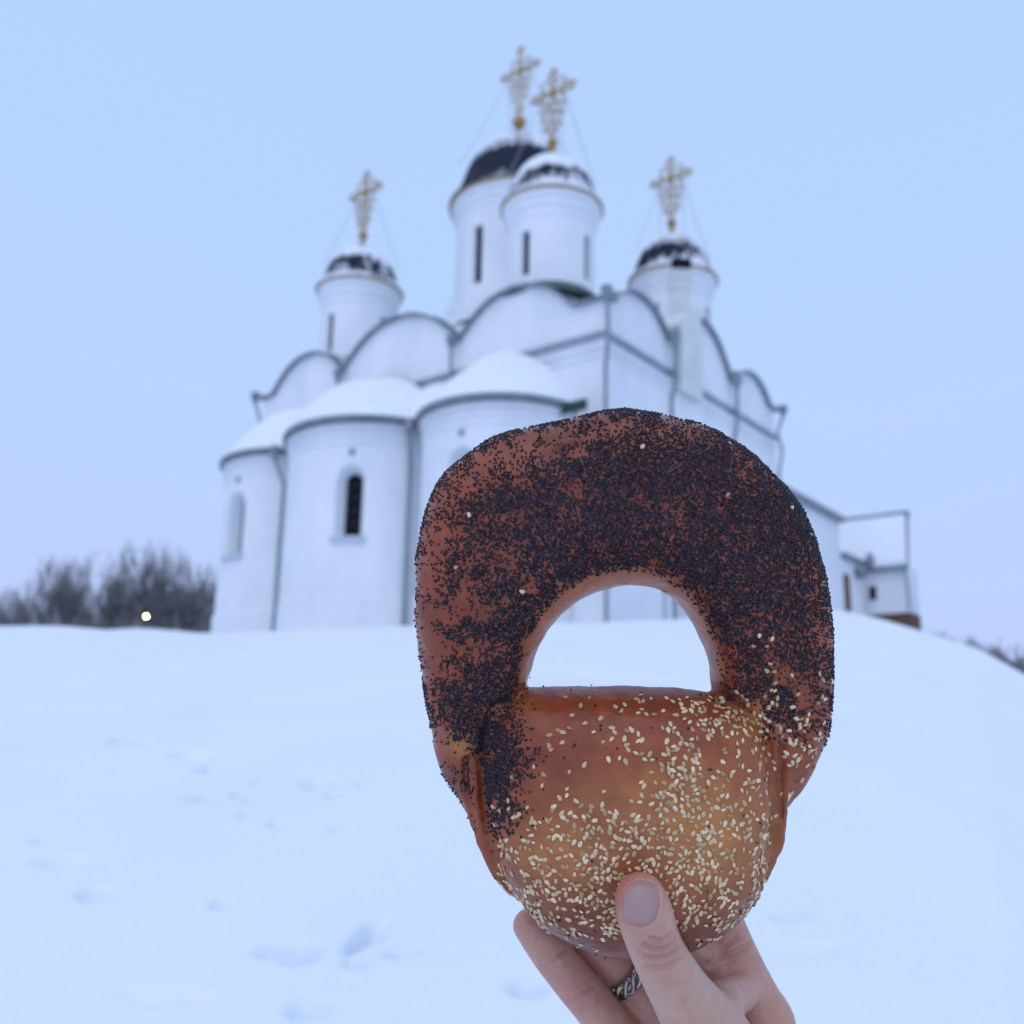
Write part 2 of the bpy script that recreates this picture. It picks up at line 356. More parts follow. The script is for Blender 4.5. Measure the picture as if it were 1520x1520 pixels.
# --- apses
APS = [(3.85, 0.05, 2.62, 6.40), (8.98, -0.5, 2.98, 6.42), (13.75, 0.05, 2.62, 6.40)]
def arch_poly(w, z0, z1, k=10):
    r = w / 2; pts = [(-r, z0), (r, z0)]
    return pts + [(r * math.cos(math.pi * i / k), z1 - r + r * math.sin(math.pi * i / k)) for i in range(k + 1)]
WIN = [(-9, 2.7, 5.1), (-29.5, 2.68, 5.05), (3, 2.85, 5.2)]
for (cs, cn, r, ze), (wa, wz0, wz1) in zip(APS, WIN):
    a0, a1 = R(-178), R(-2)
    if cn < 0: a0, a1 = R(-182), R(2)
    cx, cy = L(cs, cn, 0)[:2]
    # closed solid: outer arc + inner arc
    m = MB(); n = 64; th = [a0 + (a1 - a0) * k / n for k in range(n + 1)]
    ri = r - 0.75
    vs = [];
    for t in th:
        for rr, z in ((r, BOT), (r, ze), (ri, ze), (ri, BOT)): vs.append((cx + rr * math.cos(t), cy + rr * math.sin(t), z))
    fs = []
    for k in range(n):
        a, b = 4 * k, 4 * k + 4
        for q in range(4): fs.append((a + q, a + (q + 1) % 4, b + (q + 1) % 4, b + q))
    fs += [(0, 1, 2, 3), tuple(4 * n + q for q in (3, 2, 1, 0))]
    ap = m.add(vs, fs).build('apse', M_WALL, church)
    # splayed window recess; angle measured from the outward axis, positive towards +s
    ang = R(-90) - R(wa)
    ux, uy = math.cos(ang), math.sin(ang); tx, ty = -uy, ux
    P1, P2 = arch_poly(1.06, wz0, wz1, 12), arch_poly(0.50, wz0 + 0.12, wz1 - 0.24, 12)
    c = MB(); k = len(P1)
    def W(p, d): return (cx + ux * d + tx * p[0], cy + uy * d + ty * p[0], p[1])
    D1, D2 = r + 0.10, r - 0.52
    c.add([W(p, D1) for p in P1] + [W(p, D2) for p in P2], [tuple(range(k))[::-1], tuple(range(k, 2 * k))] + [(i, (i + 1) % k, (i + 1) % k + k, i + k) for i in range(k)])
    cut(ap, c.build('cutter', None, church)); ap.data.materials.clear(); ap.data.materials.append(M_WALL); shade_auto(ap, 30)
    P3 = arch_poly(0.49, wz0 + 0.13, wz1 - 0.25, 12)
    wn = MB().prism(P3, lambda a, b, d: W((a, b), d), r - 0.515, r - 0.46).build('window', M_DARK, ap)
    for z in np.arange(wz0 + 0.5, wz1 - 0.3, 0.42):
        g = MB().add([W((sx, z + dz), r - 0.46 + dd) for dd in (0.001, 0.03) for sx, dz in ((-.24, 0), (.24, 0), (.24, .02), (-.24, .02))], [(0, 1, 2, 3), (7, 6, 5, 4), (0, 4, 5, 1), (1, 5, 6, 2), (2, 6, 7, 3), (3, 7, 4, 0)]); g.build('glazing_bar', M_LAMP_METAL, wn)
    g = MB(); pts = [(-.56, wz0 - .17), (.56, wz0 - .17), (.56, wz0 - .02), (-.56, wz0 - .02)]
    g.prism(pts, lambda a, b, d: W((a, b), d), r - 0.12, r + 0.10).build('sill', M_SILL, ap)
    h = MB().lathe([(0.03, -.1), (0.11, -.1), (0.11, .02), (0.0, .03)], 10)
    h.v = [(cx + ux * (r + .02 + z) + tx * x, cy + uy * (r + .02 + z) + ty * x, wz1 + .38 + y) for x, y, z in h.v]
    h.build('vent', M_PIPE, ap)
    # plinth, cornice bands, gutter
    shade_auto(MB().lathe([(r - .2, BOT), (r + .07, BOT), (r + .07, .78), (r + .01, .86), (r - .2, .86)], n, (cx, cy), a0, a1).build('plinth', M_WALL, ap), 30)
    for z0, dr in ((5.72, .05), (5.98, .07), (6.2, .14)):
        shade_auto(MB().lathe([(r - .1, z0), (r + dr, z0), (r + dr, z0 + .13), (r - .1, z0 + .13)], n, (cx, cy), a0, a1).build('cornice', M_WALL, ap), 30)
    shade_auto(MB().lathe([(r - .1, ze + .001), (r + .25, ze - .02), (r + .30, ze + .04), (r + .30, ze + .10), (r - .1, ze + .19)], n, (cx, cy), a0, a1).build('gutter', M_GUT, ap), 30)
    # snow-laden half dome
    hgt = 2.35 if cn < 0 else 2.2
    prof = [((r + .27) * q, ze + .17 + hgt * (1 - q ** 1.75) ** 0.95 + .10 * (1 - q ** 12)) for q in [1, .985, .96, .92, .86, .78, .7, .6, .5, .4, .3, .2, .1, .02]]
    sn = MB().lathe(prof, n, (cx, cy), R(-200), R(20)).build('roof_snow', M_RSNOW, ap)
    for v in sn.data.vertices:
        x, y, z = v.co; q = math.hypot(x - cx, y - cy) / (r + .27)
        v.co.z += (float(vnoise(np.array(x * .9), np.array(y * .9), 9)) - .5) * .28 * min(1, (1 - q) * 5) 
    shade_auto(sn, 80)
pipe([(6.05, -2.05, 6.40), (6.05, -2.05, 6.1), (6.15, -1.82, 5.2), (6.15, -1.82, 4), (6.15, -1.82, -.2)], .07)
pipe([(12.0, -2.55, 6.40), (12.0, -2.55, 6.1), (11.75, -2.25, 5.2), (11.75, -2.25, 4), (11.75, -2.25, -.2)], .07)
for js in (6.4, 11.35):                   # snow drifted into the valleys between the half domes
    dm_ = MB().lathe([(1.75 * q, 6.62 + 1.75 * (1 - q ** 1.6)) for q in (1, .9, .75, .6, .45, .3, .15, .03)], 28, L(js, -.25, 0)[:2]).build('roof_snow', M_RSNOW, church); shade_auto(dm_, 80)
MB().box(*sorted((-0.3, -1.9)), -0.62, -0.5, 6.18, 6.5).build('roof_flashing', M_GREEN, church)
# stair with sloping parapet by the side door
rail = MB().tube([L(-1.3, 1.0, 1.55), L(-1.3, 3.4, .25)], .06, 8).build('stair_rail', M_PIPE, church)
for n, z in ((1.1, 1.5), (2.2, .9), (3.3, .3)): MB().tube([L(-1.3, n, z), L(-1.3, n, -.6)], .035, 6).build('rail_post', M_PIPE, rail)
# meltwater ice frozen over the gable beside the stained drum
MB().prism([(4.35, 8.2), (5.9, 8.2)] + [(n, wave(n, NB, 0) + .22) for n in (5.9, 5.6, 5.2, 4.9, 4.6, 4.45)], fn_, -.285, .34).build('ice_sheet', M_STAIN, church)

# --- drums, domes and crosses
def ring(mb, c, r, rad, n=16):
    mb.tube([(c[0] + r * math.cos(2 * math.pi * k / n), 0, c[1] + r * math.sin(2 * math.pi * k / n)) for k in range(n)], rad, 5, closed=True)
def cross_mesh(hc, aw):
    # openwork gilt cross in the x-z plane, foot at z = 0
    m = MB(); t = 0.034
    za = hc * 0.66
    for dx in (-.075, .075):
        m.tube([(dx, 0, 0), (dx, 0, hc - .22)], t, 5)
        m.tube([(-aw + .2, 0, za + dx), (aw - .2, 0, za + dx)], t, 5)
    for (x, z, ux, uz) in ((0, hc - .1, 0, 1), (-aw + .1, za, -1, 0), (aw - .1, za, 1, 0)):
        for ox, oz in ((ux * .06, uz * .06), (-ux * .1 + uz * .13, -uz * .1 + ux * .13), (-ux * .1 - uz * .13, -uz * .1 - ux * .13)):
            ring(m, (x + ox, z + oz), .085, .027, 10)
    for a in range(8):
        an = math.pi / 8 + a * math.pi / 4; r1 = .62 if a % 2 == 0 else .5
        m.tube([(.12 * math.cos(an), 0, za + .12 * math.sin(an)), (r1 * math.cos(an), 0, za + r1 * math.sin(an))], .024, 4)
        ring(m, (r1 * math.cos(an), za + r1 * math.sin(an)), .06, .025, 8)
    for sx in (-1, 1):
        m.tube([(sx * .45, 0, za), (sx * .45, 0, za - .55), (sx * .36, 0, za - 1.0), (sx * .12, 0, .2)], .024, 4)
        m.tube([(sx * .45, 0, za), (sx * .45, 0, za + .42)], .024, 4)
        ring(m, (sx * .45, za + .48), .07, .026, 8)
        for q, (xx, zz, rr) in enumerate(((.26, za - .45, .12), (.52, za - .62, .09), (.24, za - .85, .11), (.46, za - 1.0, .09), (.22, za - 1.22, .1), (.36, za - 1.4, .08), (.17, .35, .09))):
            ring(m, (sx * xx, zz), rr, .022, 10)
    m.tube([(-.36, 0, za - .62), (.36, 0, za - .92)], t * .8, 5)
    m.add(*disc(.17, za)); 
    return m
def disc(r, z, n=14):
    vs = [(r * math.cos(2 * math.pi * k / n), y, z + r * math.sin(2 * math.pi * k / n)) for y in (-.05, .05) for k in range(n)]
    return vs, [tuple(range(n)), tuple(range(2 * n - 1, n - 1, -1))] + [(k, (k + 1) % n, (k + 1) % n + n, k + n) for k in range(n)]
def tower(rd, re, zb, ze, hd, slit0, slit1, hc, aw, ballr, nslit, mats):
    """drum with its dome and cross; z measured from the churchyard, axis on the local origin"""
    m = MB().lathe([(rd + .02, zb), (rd, zb + .6), (rd, ze - .95), (rd + .04, ze - .9), (rd + .05, ze - .62), (rd + .12, ze - .58), (rd + .14, ze - .3), (rd + .22, ze - .26), (rd + .24, ze - .02)], 64)
    dr = m.build('drum', M_WALL, church)
    c = MB(); ws = 0.20 if rd < 2 else 0.26
    for k in range(nslit):
        a = k * 2 * math.pi / nslit
        ca, sa = math.cos(a), math.sin(a)
        F = lambda u, d, z: (ca * d - sa * u, sa * d + ca * u, z)
        c.add([F(u, d, z) for z in (slit0, slit1) for (u, d) in ((-ws * .6, rd - .35), (ws * .6, rd - .35), (ws, rd + .2), (-ws, rd + .2))],
              [(0, 3, 2, 1), (4, 5, 6, 7), (0, 1, 5, 4), (1, 2, 6, 5), (2, 3, 7, 6), (3, 0, 4, 7)])
    cut(dr, c.build('cutter', None, church)); dr.data.materials.clear(); dr.data.materials.append(M_WALL); shade_auto(dr, 32)
    for k in range(nslit):
        a = k * 2 * math.pi / nslit; ca, sa = math.cos(a), math.sin(a)
        F = lambda u, d, z: (ca * d - sa * u, sa * d + ca * u, z)
        MB().add([F(u, d, z) for z in (slit0 + .01, slit1 - .01) for (u, d) in ((-ws * .6, rd - .349), (ws * .6, rd - .349), (ws * .68, rd - .16), (-ws * .68, rd - .16))],
              [(0, 3, 2, 1), (4, 5, 6, 7), (0, 1, 5, 4), (1, 2, 6, 5), (2, 3, 7, 6), (3, 0, 4, 7)]).build('slit_window', M_DARK, dr)
    shade_auto(MB().lathe([(rd + .1, ze - .05), (re - .02, ze - .06), (re, ze - .03), (re, ze + .02), (rd + .1, ze + .04)], 64).build('eave_ring', M_TAN, dr), 30)
    k = re / 1.85; kz = hd / 2.23
    prof = [(1.86, .012), (1.87, .05), (1.75, .17), (1.62, .42), (1.52, .70), (1.44, .95), (1.32, 1.23), (1.17, 1.50), (.98, 1.72), (.76, 1.90), (.52, 2.03), (.34, 2.10), (.21, 2.17), (.14, 2.25), (.10, 2.34)]
    d = MB().lathe([(r * k, ze + .03 + z * kz) for r, z in prof], 64).build('dome', mats, dr); shade_auto(d, 60)
    sk = MB().lathe([(rd + .55, zb + .05), (rd + .58, zb + .10), (rd + .02, zb + .62), (rd - .1, zb + .62)], 48).build('roof_skirt', M_GREEN, dr); shade_auto(sk, 30)
    zt = ze + .03 + 2.3 * kz
    nk = MB().lathe([(.11, zt - .1), (.13, zt), (.16, zt + .05), (.09, zt + .12), (.09, zt + .3)], 14).build('cross_neck', M_GOLD, dr); shade_auto(nk)
    zc = zt + .3 + ballr * .8
    bl = MB().lathe([(max(.01, ballr * math.sin(math.pi * i / 12)), zc - ballr * math.cos(math.pi * i / 12)) for i in range(13)], 20).build('gilt_ball', M_GOLD, dr); shade_auto(bl, 60)
    cm = cross_mesh(hc, aw); z0 = zc + ballr * .8
    cm.v = [(x, y, z + z0) for x, y, z in cm.v]; shade_auto(cm.build('cross', M_GOLD, dr), 60)
    for sx in (-1, 1):
        for sy in (-1, 1):
            p0 = Vector((sx * aw * .55, 0, z0 + hc * .62)); p1 = Vector((sx * re * .62, sy * re * .62, ze + hd * .55))
            pts = [p0.lerp(p1, i / 8) - Vector((0, 0, .12 * math.sin(math.pi * i / 8))) for i in range(9)]
            MB().tube(pts, .016, 4).build('stay_chain', M_WIRE, dr)
    return dr
def copy_tree(o, parent):
    c = o.copy(); COL.objects.link(c); c.parent = parent
    for ch in list(o.children): copy_tree(ch, c)
    return c
DM = dome_mat('snowy_dark_dome', 14.9, 16.9, 2.0, 0.30)
t_near = tower(1.52, 1.84, 10.9, 14.9, 2.2, 11.85, 13.5, 2.9, .98, .2, 4, DM)
spots = {'left': (13.94, 2.85), 'right': (2.75, 9.55), 'far': (13.4, 9.9)}
for k, (s, n) in spots.items():
    c = copy_tree(t_near, church); c.location = L(s, n, 0)
    if k == 'right':                       # water has stained this drum below a torn piece of eave
        for ch in c.children:
            if ch.name.startswith('dome'): ch.data = ch.data.copy(); ch.data.materials.clear(); ch.data.materials.append(dome_mat('snowy_dark_dome_patchy', 14.9, 17.1, 7.3, 0.15))
        a0 = R(-52)
        sh = MB().lathe([(1.535, 11.0), (1.535, 13.9), (1.60, 14.0), (1.62, 14.3), (1.70, 14.4), (1.72, 14.6)], 10, (0, 0), a0 - R(16), a0 + R(16), close=False)
        sh.build('damp_stain', M_STAIN, c)
        MB().lathe([(1.66, 14.72), (1.885, 14.80), (1.89, 15.12), (1.70, 15.16)], 10, (0, 0), a0 - R(11), a0 + R(13), close=False).build('torn_eave', M_DARK, c)
    if k == 'left':
        for ch in c.children:
            if ch.name.startswith('dome'): ch.data = ch.data.copy(); ch.data.materials.clear(); ch.data.materials.append(dome_mat('snowy_dark_dome_streaked', 14.9, 17.1, 4.4, 0.12))
t_near.location = L(3.48, 2.03, 0)
t_mid = tower(2.52, 2.86, 12.2, 18.25, 3.6, 14.05, 16.55, 3.5, 1.05, .3, 4, dome_mat('snowy_great_dome', 18.25, 21.5, 11.0, -0.22, 0.6))
t_mid.location = L(8.08, 6.02, 0)
# pedestal with little blind arches under the great drum
pd = MB().box(-3.0, 3.0, -3.0, 3.0, 10.5, 12.6).build('pedestal', M_WALL, t_mid)
for k in range(8):
    a = k * math.pi / 4 + math.pi / 8; ca, sa = math.cos(a), math.sin(a)
    pts = [((1.0 * math.cos(q)), 12.55 + 1.0 * math.sin(q)) for q in [math.pi * i / 10 for i in range(11)]]
    mm = MB()
    mm.prism(pts, lambda u, z, d: (ca * d - sa * u, sa * d + ca * u, z), 2.3, 2.72)
    mm.build('blind_arch', M_WALL, t_mid)

# ------------------------------------------------------------------ low west buildings
annex = empty('annex', (2.728, 29.111, ZG), TH + math.pi)
tag(annex, 'low white annex with snowy roof and boarded plinth behind the church', 'building')
MB().box(-9, -.02, B + .12, 19.5, -2, 6.55).build('wall', M_WALL, annex)
MB().box(-9, .25, B + .14, 19.65, 6.55, 6.80).build('eave', M_GUT, annex)
rs = MB(); G = 14
for i in range(G + 1):
    for j in range(G + 1):
        s = -.2 + 9.2 * i / G; n = B + .16 + 6.95 * j / G
        q = min(i / 5, 1, j / 2, (G - j) / 2); z = 6.84 + .55 * (max(q, 0) ** .6) + .75 * min(1, i / 8)
        rs.v.append(L(s, n, z))
for i in range(G):
    for j in range(G): rs.f.append((i * (G + 1) + j, i * (G + 1) + j + 1, (i + 1) * (G + 1) + j + 1, (i + 1) * (G + 1) + j))
shade_auto(rs.build('roof_snow', M_RSNOW, annex), 70)
MB().box(-6, -.03, 19.52, 22.68, -2, 5.0).build('wall', M_WALL, annex)
MB().box(-6, .2, 19.66, 22.3, 5.0, 5.22).build('eave', M_GUT, annex)
dr_ = MB().box(-.12, .02, 19.75, 20.45, 1.2, 4.3).build('door', M_WOOD, annex)
MB().box(.021, .05, 20.3, 20.36, 2.6, 2.8).build('handle', M_GUT, dr_)
# cross wing: front wall faces the apse side, roof slopes towards it
S1, S2 = -1.95, 3.0
lw = lambda n, z, s: L(s, n, z)
MB().box(-S2, -S1 - .05, 22.75, 24.2, 2.78, 4.9).build('wall', M_WALL, annex)
MB().box(-S2 + .01, -S1 - .02, 22.70, 24.15, -2, 2.78).build('plinth', M_WOOD, annex)
MB().prism([(22.8, 4.9), (24.15, 4.9), (24.15, 7.3)], lw, S1 + .35, S2).build('gable', M_WALL, annex)
def hip(pf, name, mat, e0, e1):            # sloping slab whose right end leans in towards the ridge
    v = [L(S1 - e0, *pf[0]), L(S1 + .38 - e1, *pf[1]), L(S2, *pf[1]), L(S2, *pf[0]), L(S1 - e0, *pf[2]), L(S1 + .38 - e1, *pf[3]), L(S2, *pf[3]), L(S2, *pf[2])]
    return MB().add(v, [(0, 1, 2, 3), (7, 6, 5, 4), (0, 4, 5, 1), (1, 5, 6, 2), (2, 6, 7, 3), (3, 7, 4, 0)]).build(name, mat, annex)
hip([(22.50, 4.72), (24.3, 7.42), (22.50, 4.92), (24.3, 7.62)], 'roof', M_BELT, .10, .10)
hip([(22.42, 4.94), (24.2, 7.60), (22.42, 5.18), (24.2, 7.80)], 'roof_snow', M_RSNOW, .02, -.02)
MB().box(-S2, -S1 - .26, 24.1, 24.5, 7.6, 7.84).build('ridge', M_BELT, annex)
wn = MB().box(.12, .42, 22.70, 22.8, 3.45, 4.1).build('window', M_DARK, annex)
MB().box(.06, .48, 22.66, 22.76, 3.33, 3.45).build('sill', M_WALL, wn)
for sx in (-.1, 1.9):
    shade_auto(MB().tube([(sx, 22.4, 4.9), (sx, 22.4, 4.6), (sx, 22.62, 4.2), (sx, 22.62, 2.9)], .06, 8).build('drainpipe', M_BELT, annex))
MB().lathe([(.10, 4.85), (.2, 5.0), (.2, 5.4), (.12, 5.5), (.12, 5.6)], 10, (.35, 22.35)).build('chimney_pipe', M_GUT, annex)
MB().lathe([(.10, 4.25), (.24, 4.4), (.24, 4.75)], 10, (.22, 21.4)).build('hopper', M_GUT, annex)

# ------------------------------------------------------------------ bare trees and shrubs
def branch(trunk, crown, p, d, ln, rad, depth, rs):
    n = 3; pts = [p]; rr = [rad]; q = p.copy(); dd = d.copy()
    for i in range(n):
        dd = (dd + Vector((rs.uniform(-.16, .16), rs.uniform(-.16, .16), rs.uniform(-.02, .16)))).normalized()
        q = q + dd * (ln / n); pts.append(q.copy()); rr.append(rad * (1 - .55 * (i + 1) / n))
    (trunk if depth == 0 else crown).tube(pts, rr, 6 if depth == 0 else 3, cap=False)
    if depth >= 4: return
    k = (10, 6, 5, 5)[depth]
    for i in range(k):
        f = rs.uniform(.25 if depth == 0 else .2, 1.0); a = pts[min(int(f * n), n - 1)]; b = pts[min(int(f * n) + 1, n)]
        pp = a.lerp(b, f * n - int(f * n)) if f < 1 else b
        ax = Vector((rs.uniform(-1, 1), rs.uniform(-1, 1), rs.uniform(-.1, .5))).normalized()
        nd = (dd * rs.uniform(.55, .9) + ax * .62 + Vector((0, 0, .22))).normalized()
        branch(trunk, crown, pp, nd, ln * rs.uniform(.42, .66), max(rad * .44, .0120), depth + 1, rs)
def tree_mesh(seed, h):
    rs = random.Random(seed); t, c = MB(), MB()
    branch(t, c, Vector((0, 0, -.3)), Vector((rs.uniform(-.1, .1), rs.uniform(-.1, .1), 1)).normalized(), h * .62, h * .020, 0, rs)
    return t, c
protos = []
for k in range(5):
    t, c = tree_mesh(40 + k, 9.0)
    a = t.build('trunk', M_BARK, None, True, False); b = c.build('crown', M_TWIG, None, True, False)
    ztop = max(v[2] for v in c.v); protos.append((a.data, b.data, ztop)); bpy.data.objects.remove(a); bpy.data.objects.remove(b)
def put_tree(name, P, h, k, rz, label, cat, group, wide=1.0):
    e = empty(name, P, rz); tm, cm, zt = protos[k]; sc = h / zt
    for nm, me in (('trunk', tm), ('crown', cm)):
        o = link(bpy.data.objects.new(nm, me), e); o.scale = (sc * wide, sc * wide, sc)
    return tag(e, label, cat, group)
def at_dist(px, d, py=930):
    v = ray(px, py); t = d / math.hypot(v.x, v.y); P = CAM + v * t
    return Vector((P.x, P.y, float(H(P.x, P.y)))), P.z
tops = [(-60, 880), (-30, 872), (4, 868), (24, 852), (42, 848), (66, 838), (88, 834), (108, 826), (128, 820), (146, 818), (163, 813), (182, 828), (203, 822), (222, 814), (240, 810), (258, 813), (276, 820), (296, 828), (314, 832), (330, 836), (352, 850), (380, 860)]
for i, (px, py) in enumerate(tops):
    d = 66 + 9 * ((i * 7) % 5) / 4
    P, _ = at_dist(px, d); v = ray(px, py - 12); zt = EYE + v.z * d / math.hypot(v.x, v.y)
    put_tree('bare_tree', P, zt - P.z, i % 5, i * 1.7, 'leafless grey tree in the thicket beyond the crest left of the church', 'tree', 'bare trees beyond the crest', 0.85)
def thicket(name, pts, h, seed, label, cat, n_st=26, spread=1.6, rad=.022):
    rs = random.Random(seed); m = MB()
    for P in pts:
        for _ in range(n_st):
            p = Vector((P.x + rs.gauss(0, spread), P.y + rs.gauss(0, 1.5), P.z - .1)); d = Vector((rs.uniform(-.5, .5), rs.uniform(-.3, .3), 1)).normalized()
            ln = h * rs.uniform(.5, 1.0)
            q = p + d * ln * .5; e = q + (d + Vector((rs.uniform(-.4, .4), rs.uniform(-.4, .4), 0))).normalized() * ln * .5
            m.tube([p, q, e], [rad * 1.5, rad, rad * .4], 3, cap=False)
            for _ in range(4):
                f = rs.uniform(.3, 1); b = p.lerp(e, f); g = b + Vector((rs.uniform(-1, 1), rs.uniform(-1, 1), rs.uniform(.2, 1))).normalized() * ln * .3
                m.tube([b, g], [rad * .8, rad * .3], 3, cap=False)
    o = m.build(name, M_TWIG, None, True, False); return tag(o, label, cat, kind='stuff')
thicket('undergrowth', [at_dist(px, 60 + (k * 5 % 9))[0] for k, px in enumerate(range(-80, 400, 8))], 3.6, 3, 'dense dark brushwood at the foot of the bare trees', 'brushwood', 24, 1.3, .028)
for i, (px, ptop, d) in enumerate([(1392, 930, 46), (1412, 938, 48), (1430, 944, 50), (1447, 946, 47), (1463, 938, 52), (1480, 962, 50), (1497, 970, 54), (1515, 968, 52), (1535, 975, 55)]):
    P, _ = at_dist(px, d, 960); v = ray(px, ptop); zt = EYE + v.z * d / math.hypot(v.x, v.y)
    put_tree('bare_shrub', P, max(zt - P.z, 1.2), (i + 2) % 5, i * 2.1, 'leafless shrub on the far side of the slope right of the annex', 'shrub', 'shrubs beyond the right slope', 1.1)
thicket('hedge_brush', [at_dist(px, 49 + (k % 4), 965)[0] for k, px in enumerate(range(1420, 1560, 8))], 2.0, 8, 'low dark brush behind the right snow slope', 'brushwood', 40, .8, .035)

# ------------------------------------------------------------------ lamps beyond the hill
def lamp(px, py, d, col, st, r, label):
    v = ray(px, py); t = d / math.hypot(v.x, v.y); P = CAM + v * t; g = float(H(P.x, P.y))
    e = empty('street_lamp', (P.x, P.y, g)); hh = P.z - g
    MB().lathe([(.10, -.3), (.09, .8), (.055, .85), (.045, hh - r * 1.2)], 10).build('post', M_LAMP_METAL, e)
    MB().lathe([(r * 1.3, hh + r * .95), (r * 1.2, hh + r * 1.15), (.03, hh + r * 1.6)], 14).build('lamp_cap', M_LAMP_METAL, e)
    MB().lathe([(max(.004, r * math.sin(math.pi * i / 10)), hh - r * math.cos(math.pi * i / 10)) for i in range(11)], 14).build('lamp_globe', emis('lamp_glow', col, st), e, True)
    return tag(e, label, 'street lamp')
lamp(217, 915, 52, (1.0, 0.86, 0.40), 42, .05, 'lit yellow street lamp glowing before the bare trees')
lamp(117, 933, 52, (0.75, 0.8, 1.0), 9, .04, 'faint white street lamp low before the bare trees')
lamp(1512, 991, 52, (1.0, 0.97, 0.98), 16, .05, 'white street lamp among the shrubs beyond the right slope')

# ================================================================== ring bread and the hand that holds it
DB = 0.36                                 # metres from lens to the bread's middle plane
OX, OY = 925.0, 1010.0
K = DB * 1000 / FPX                       # mm per photo pixel in that plane
ORG = CAM + ray(OX, OY) * DB
FRAME = Matrix(((RT.x, UP.x, -FW.x, ORG.x), (RT.y, UP.y, -FW.y, ORG.y), (RT.z, UP.z, -FW.z, ORG.z), (0, 0, 0, 1)))
def mm(px, py): return ((px - OX) * K, (OY - py) * K)
def p3(px, py, d):                        # photo direction at distance d (m) -> local mm
    return np.array([((px - 760) / FPX * d - (OX - 760) / FPX * DB) * 1000, ((760 - py) / FPX * d - (760 - OY) / FPX * DB) * 1000, (DB - d) * 1000])
EYE_L = np.array([-(OX - 760) / FPX * DB * 1000, -(760 - OY) / FPX * DB * 1000, DB * 1000])
def to_px(P):                             # local mm -> photo pixel
    d = P - EYE_L; return 760 + FPX * d[:, 0] / -d[:, 2], 760 - FPX * d[:, 1] / -d[:, 2]
def catmull(P, sub):
    P = np.asarray(P, float); out = []
    for i in range(len(P) - 1):
        a, b, c, d = P[max(i - 1, 0)], P[i], P[i + 1], P[min(i + 2, len(P) - 1)]
        for k in range(sub):
            t = k / sub; out.append(.5 * ((2 * b) + (c - a) * t + (2 * a - 5 * b + 4 * c - d) * t * t + (3 * b - a - 3 * c + d) * t ** 3))
    out.append(P[-1]); return np.array(out)
def catclosed(P, sub):
    P = np.asarray(P, float); n = len(P); out = []
    for i in range(n):
        a, b, c, d = P[i - 1], P[i], P[(i + 1) % n], P[(i + 2) % n]
        for k in range(sub):
            t = k / sub; out.append(.5 * ((2 * b) + (c - a) * t + (2 * a - 5 * b + 4 * c - d) * t * t + (3 * b - a - 3 * c + d) * t ** 3))
    return np.array(out)
# stations of the loop: outer x, y, inner x, y, half depth mm, middle z mm
ST = [(705, 1235, 770, 1170, 10, -6), (655, 1150, 772, 1110, 14, -5), (636, 1085, 774, 1052, 17, -4), (627, 1000, 784, 1006, 20, -3), (618, 900, 801, 958, 22, -2), (622, 795, 820, 925, 24, -1), (655, 712, 848, 898, 26, 0), (728, 654, 880, 879, 28, 0), (825, 627, 910, 871, 29, 1), (925, 610, 938, 868, 29, 1), (1030, 628, 972, 874, 29, 1), (1112, 674, 1002, 893, 28, 0), (1176, 742, 1027, 923, 26, 0), (1214, 825, 1044, 957, 24, -1), (1229, 925, 1054, 992, 22, -2), (1234, 1015, 1060, 1030, 20, -3), (1228, 1085, 1076, 1080, 18, -4), (1203, 1155, 1085, 1120, 15, -5), (1160, 1222, 1095, 1165, 11, -6)]
SP = catmull(ST, 8)
SP[:, :4] += (rng.normal(0, 1, (len(SP), 4)) * np.array([1.2, 1.2, 1.6, 1.6])).cumsum(0) * 0.0
cl_c = np.stack([(SP[:, 0] + SP[:, 2]) / 2, (SP[:, 1] + SP[:, 3]) / 2], 1)
cl_d = np.stack([(SP[:, 0] - SP[:, 2]) / 2, (SP[:, 1] - SP[:, 3]) / 2], 1)
cl_w = np.hypot(cl_d[:, 0], cl_d[:, 1])
def spow(c, e): return np.sign(c) * np.abs(c) ** e
bm_ = MB(); NS = 40
vs = []
for i, row in enumerate(SP):
    for k in range(NS):
        a = 2 * math.pi * k / NS; cx, cz = spow(math.cos(a), .92), spow(math.sin(a), .86)
        x, y = mm(cl_c[i, 0] + cl_d[i, 0] * cx, cl_c[i, 1] + cl_d[i, 1] * cx)
        vs.append((x, y, row[5] + row[4] * cz))
m_ = len(SP)
bm_.add(vs, [(i * NS + k, i * NS + (k + 1) % NS, (i + 1) * NS + (k + 1) % NS, (i + 1) * NS + k) for i in range(m_ - 1) for k in range(NS)] + [tuple(range(NS))[::-1], tuple(range((m_ - 1) * NS, m_ * NS))])
def pillow(outline, c, hf, hb, z0, e1=.66, e2=.95):
    O = catclosed(outline, 4); n = len(O); T = 22; vs = []
    c = np.array(c, float)
    for j in range(1, T):
        t = math.pi * j / T; rho = math.sin(t) ** e1; zz = math.cos(t); z = z0 + (hf if zz > 0 else hb) * spow(zz, e2)
        for p in O:
            q = c + (p - c) * rho; x, y = mm(*q); vs.append((x, y, z))
    x, y = mm(*c); vs += [(x, y, z0 + hf), (x, y, z0 - hb)]
    fs = [(j * n + k, j * n + (k + 1) % n, (j + 1) * n + (k + 1) % n, (j + 1) * n + k) for j in range(T - 2) for k in range(n)]
    fs += [((k + 1) % n, k, (T - 1) * n) for k in range(n)] + [((T - 2) * n + k, (T - 2) * n + (k + 1) % n, (T - 1) * n + 1) for k in range(n)]
    bm_.add(vs, fs)
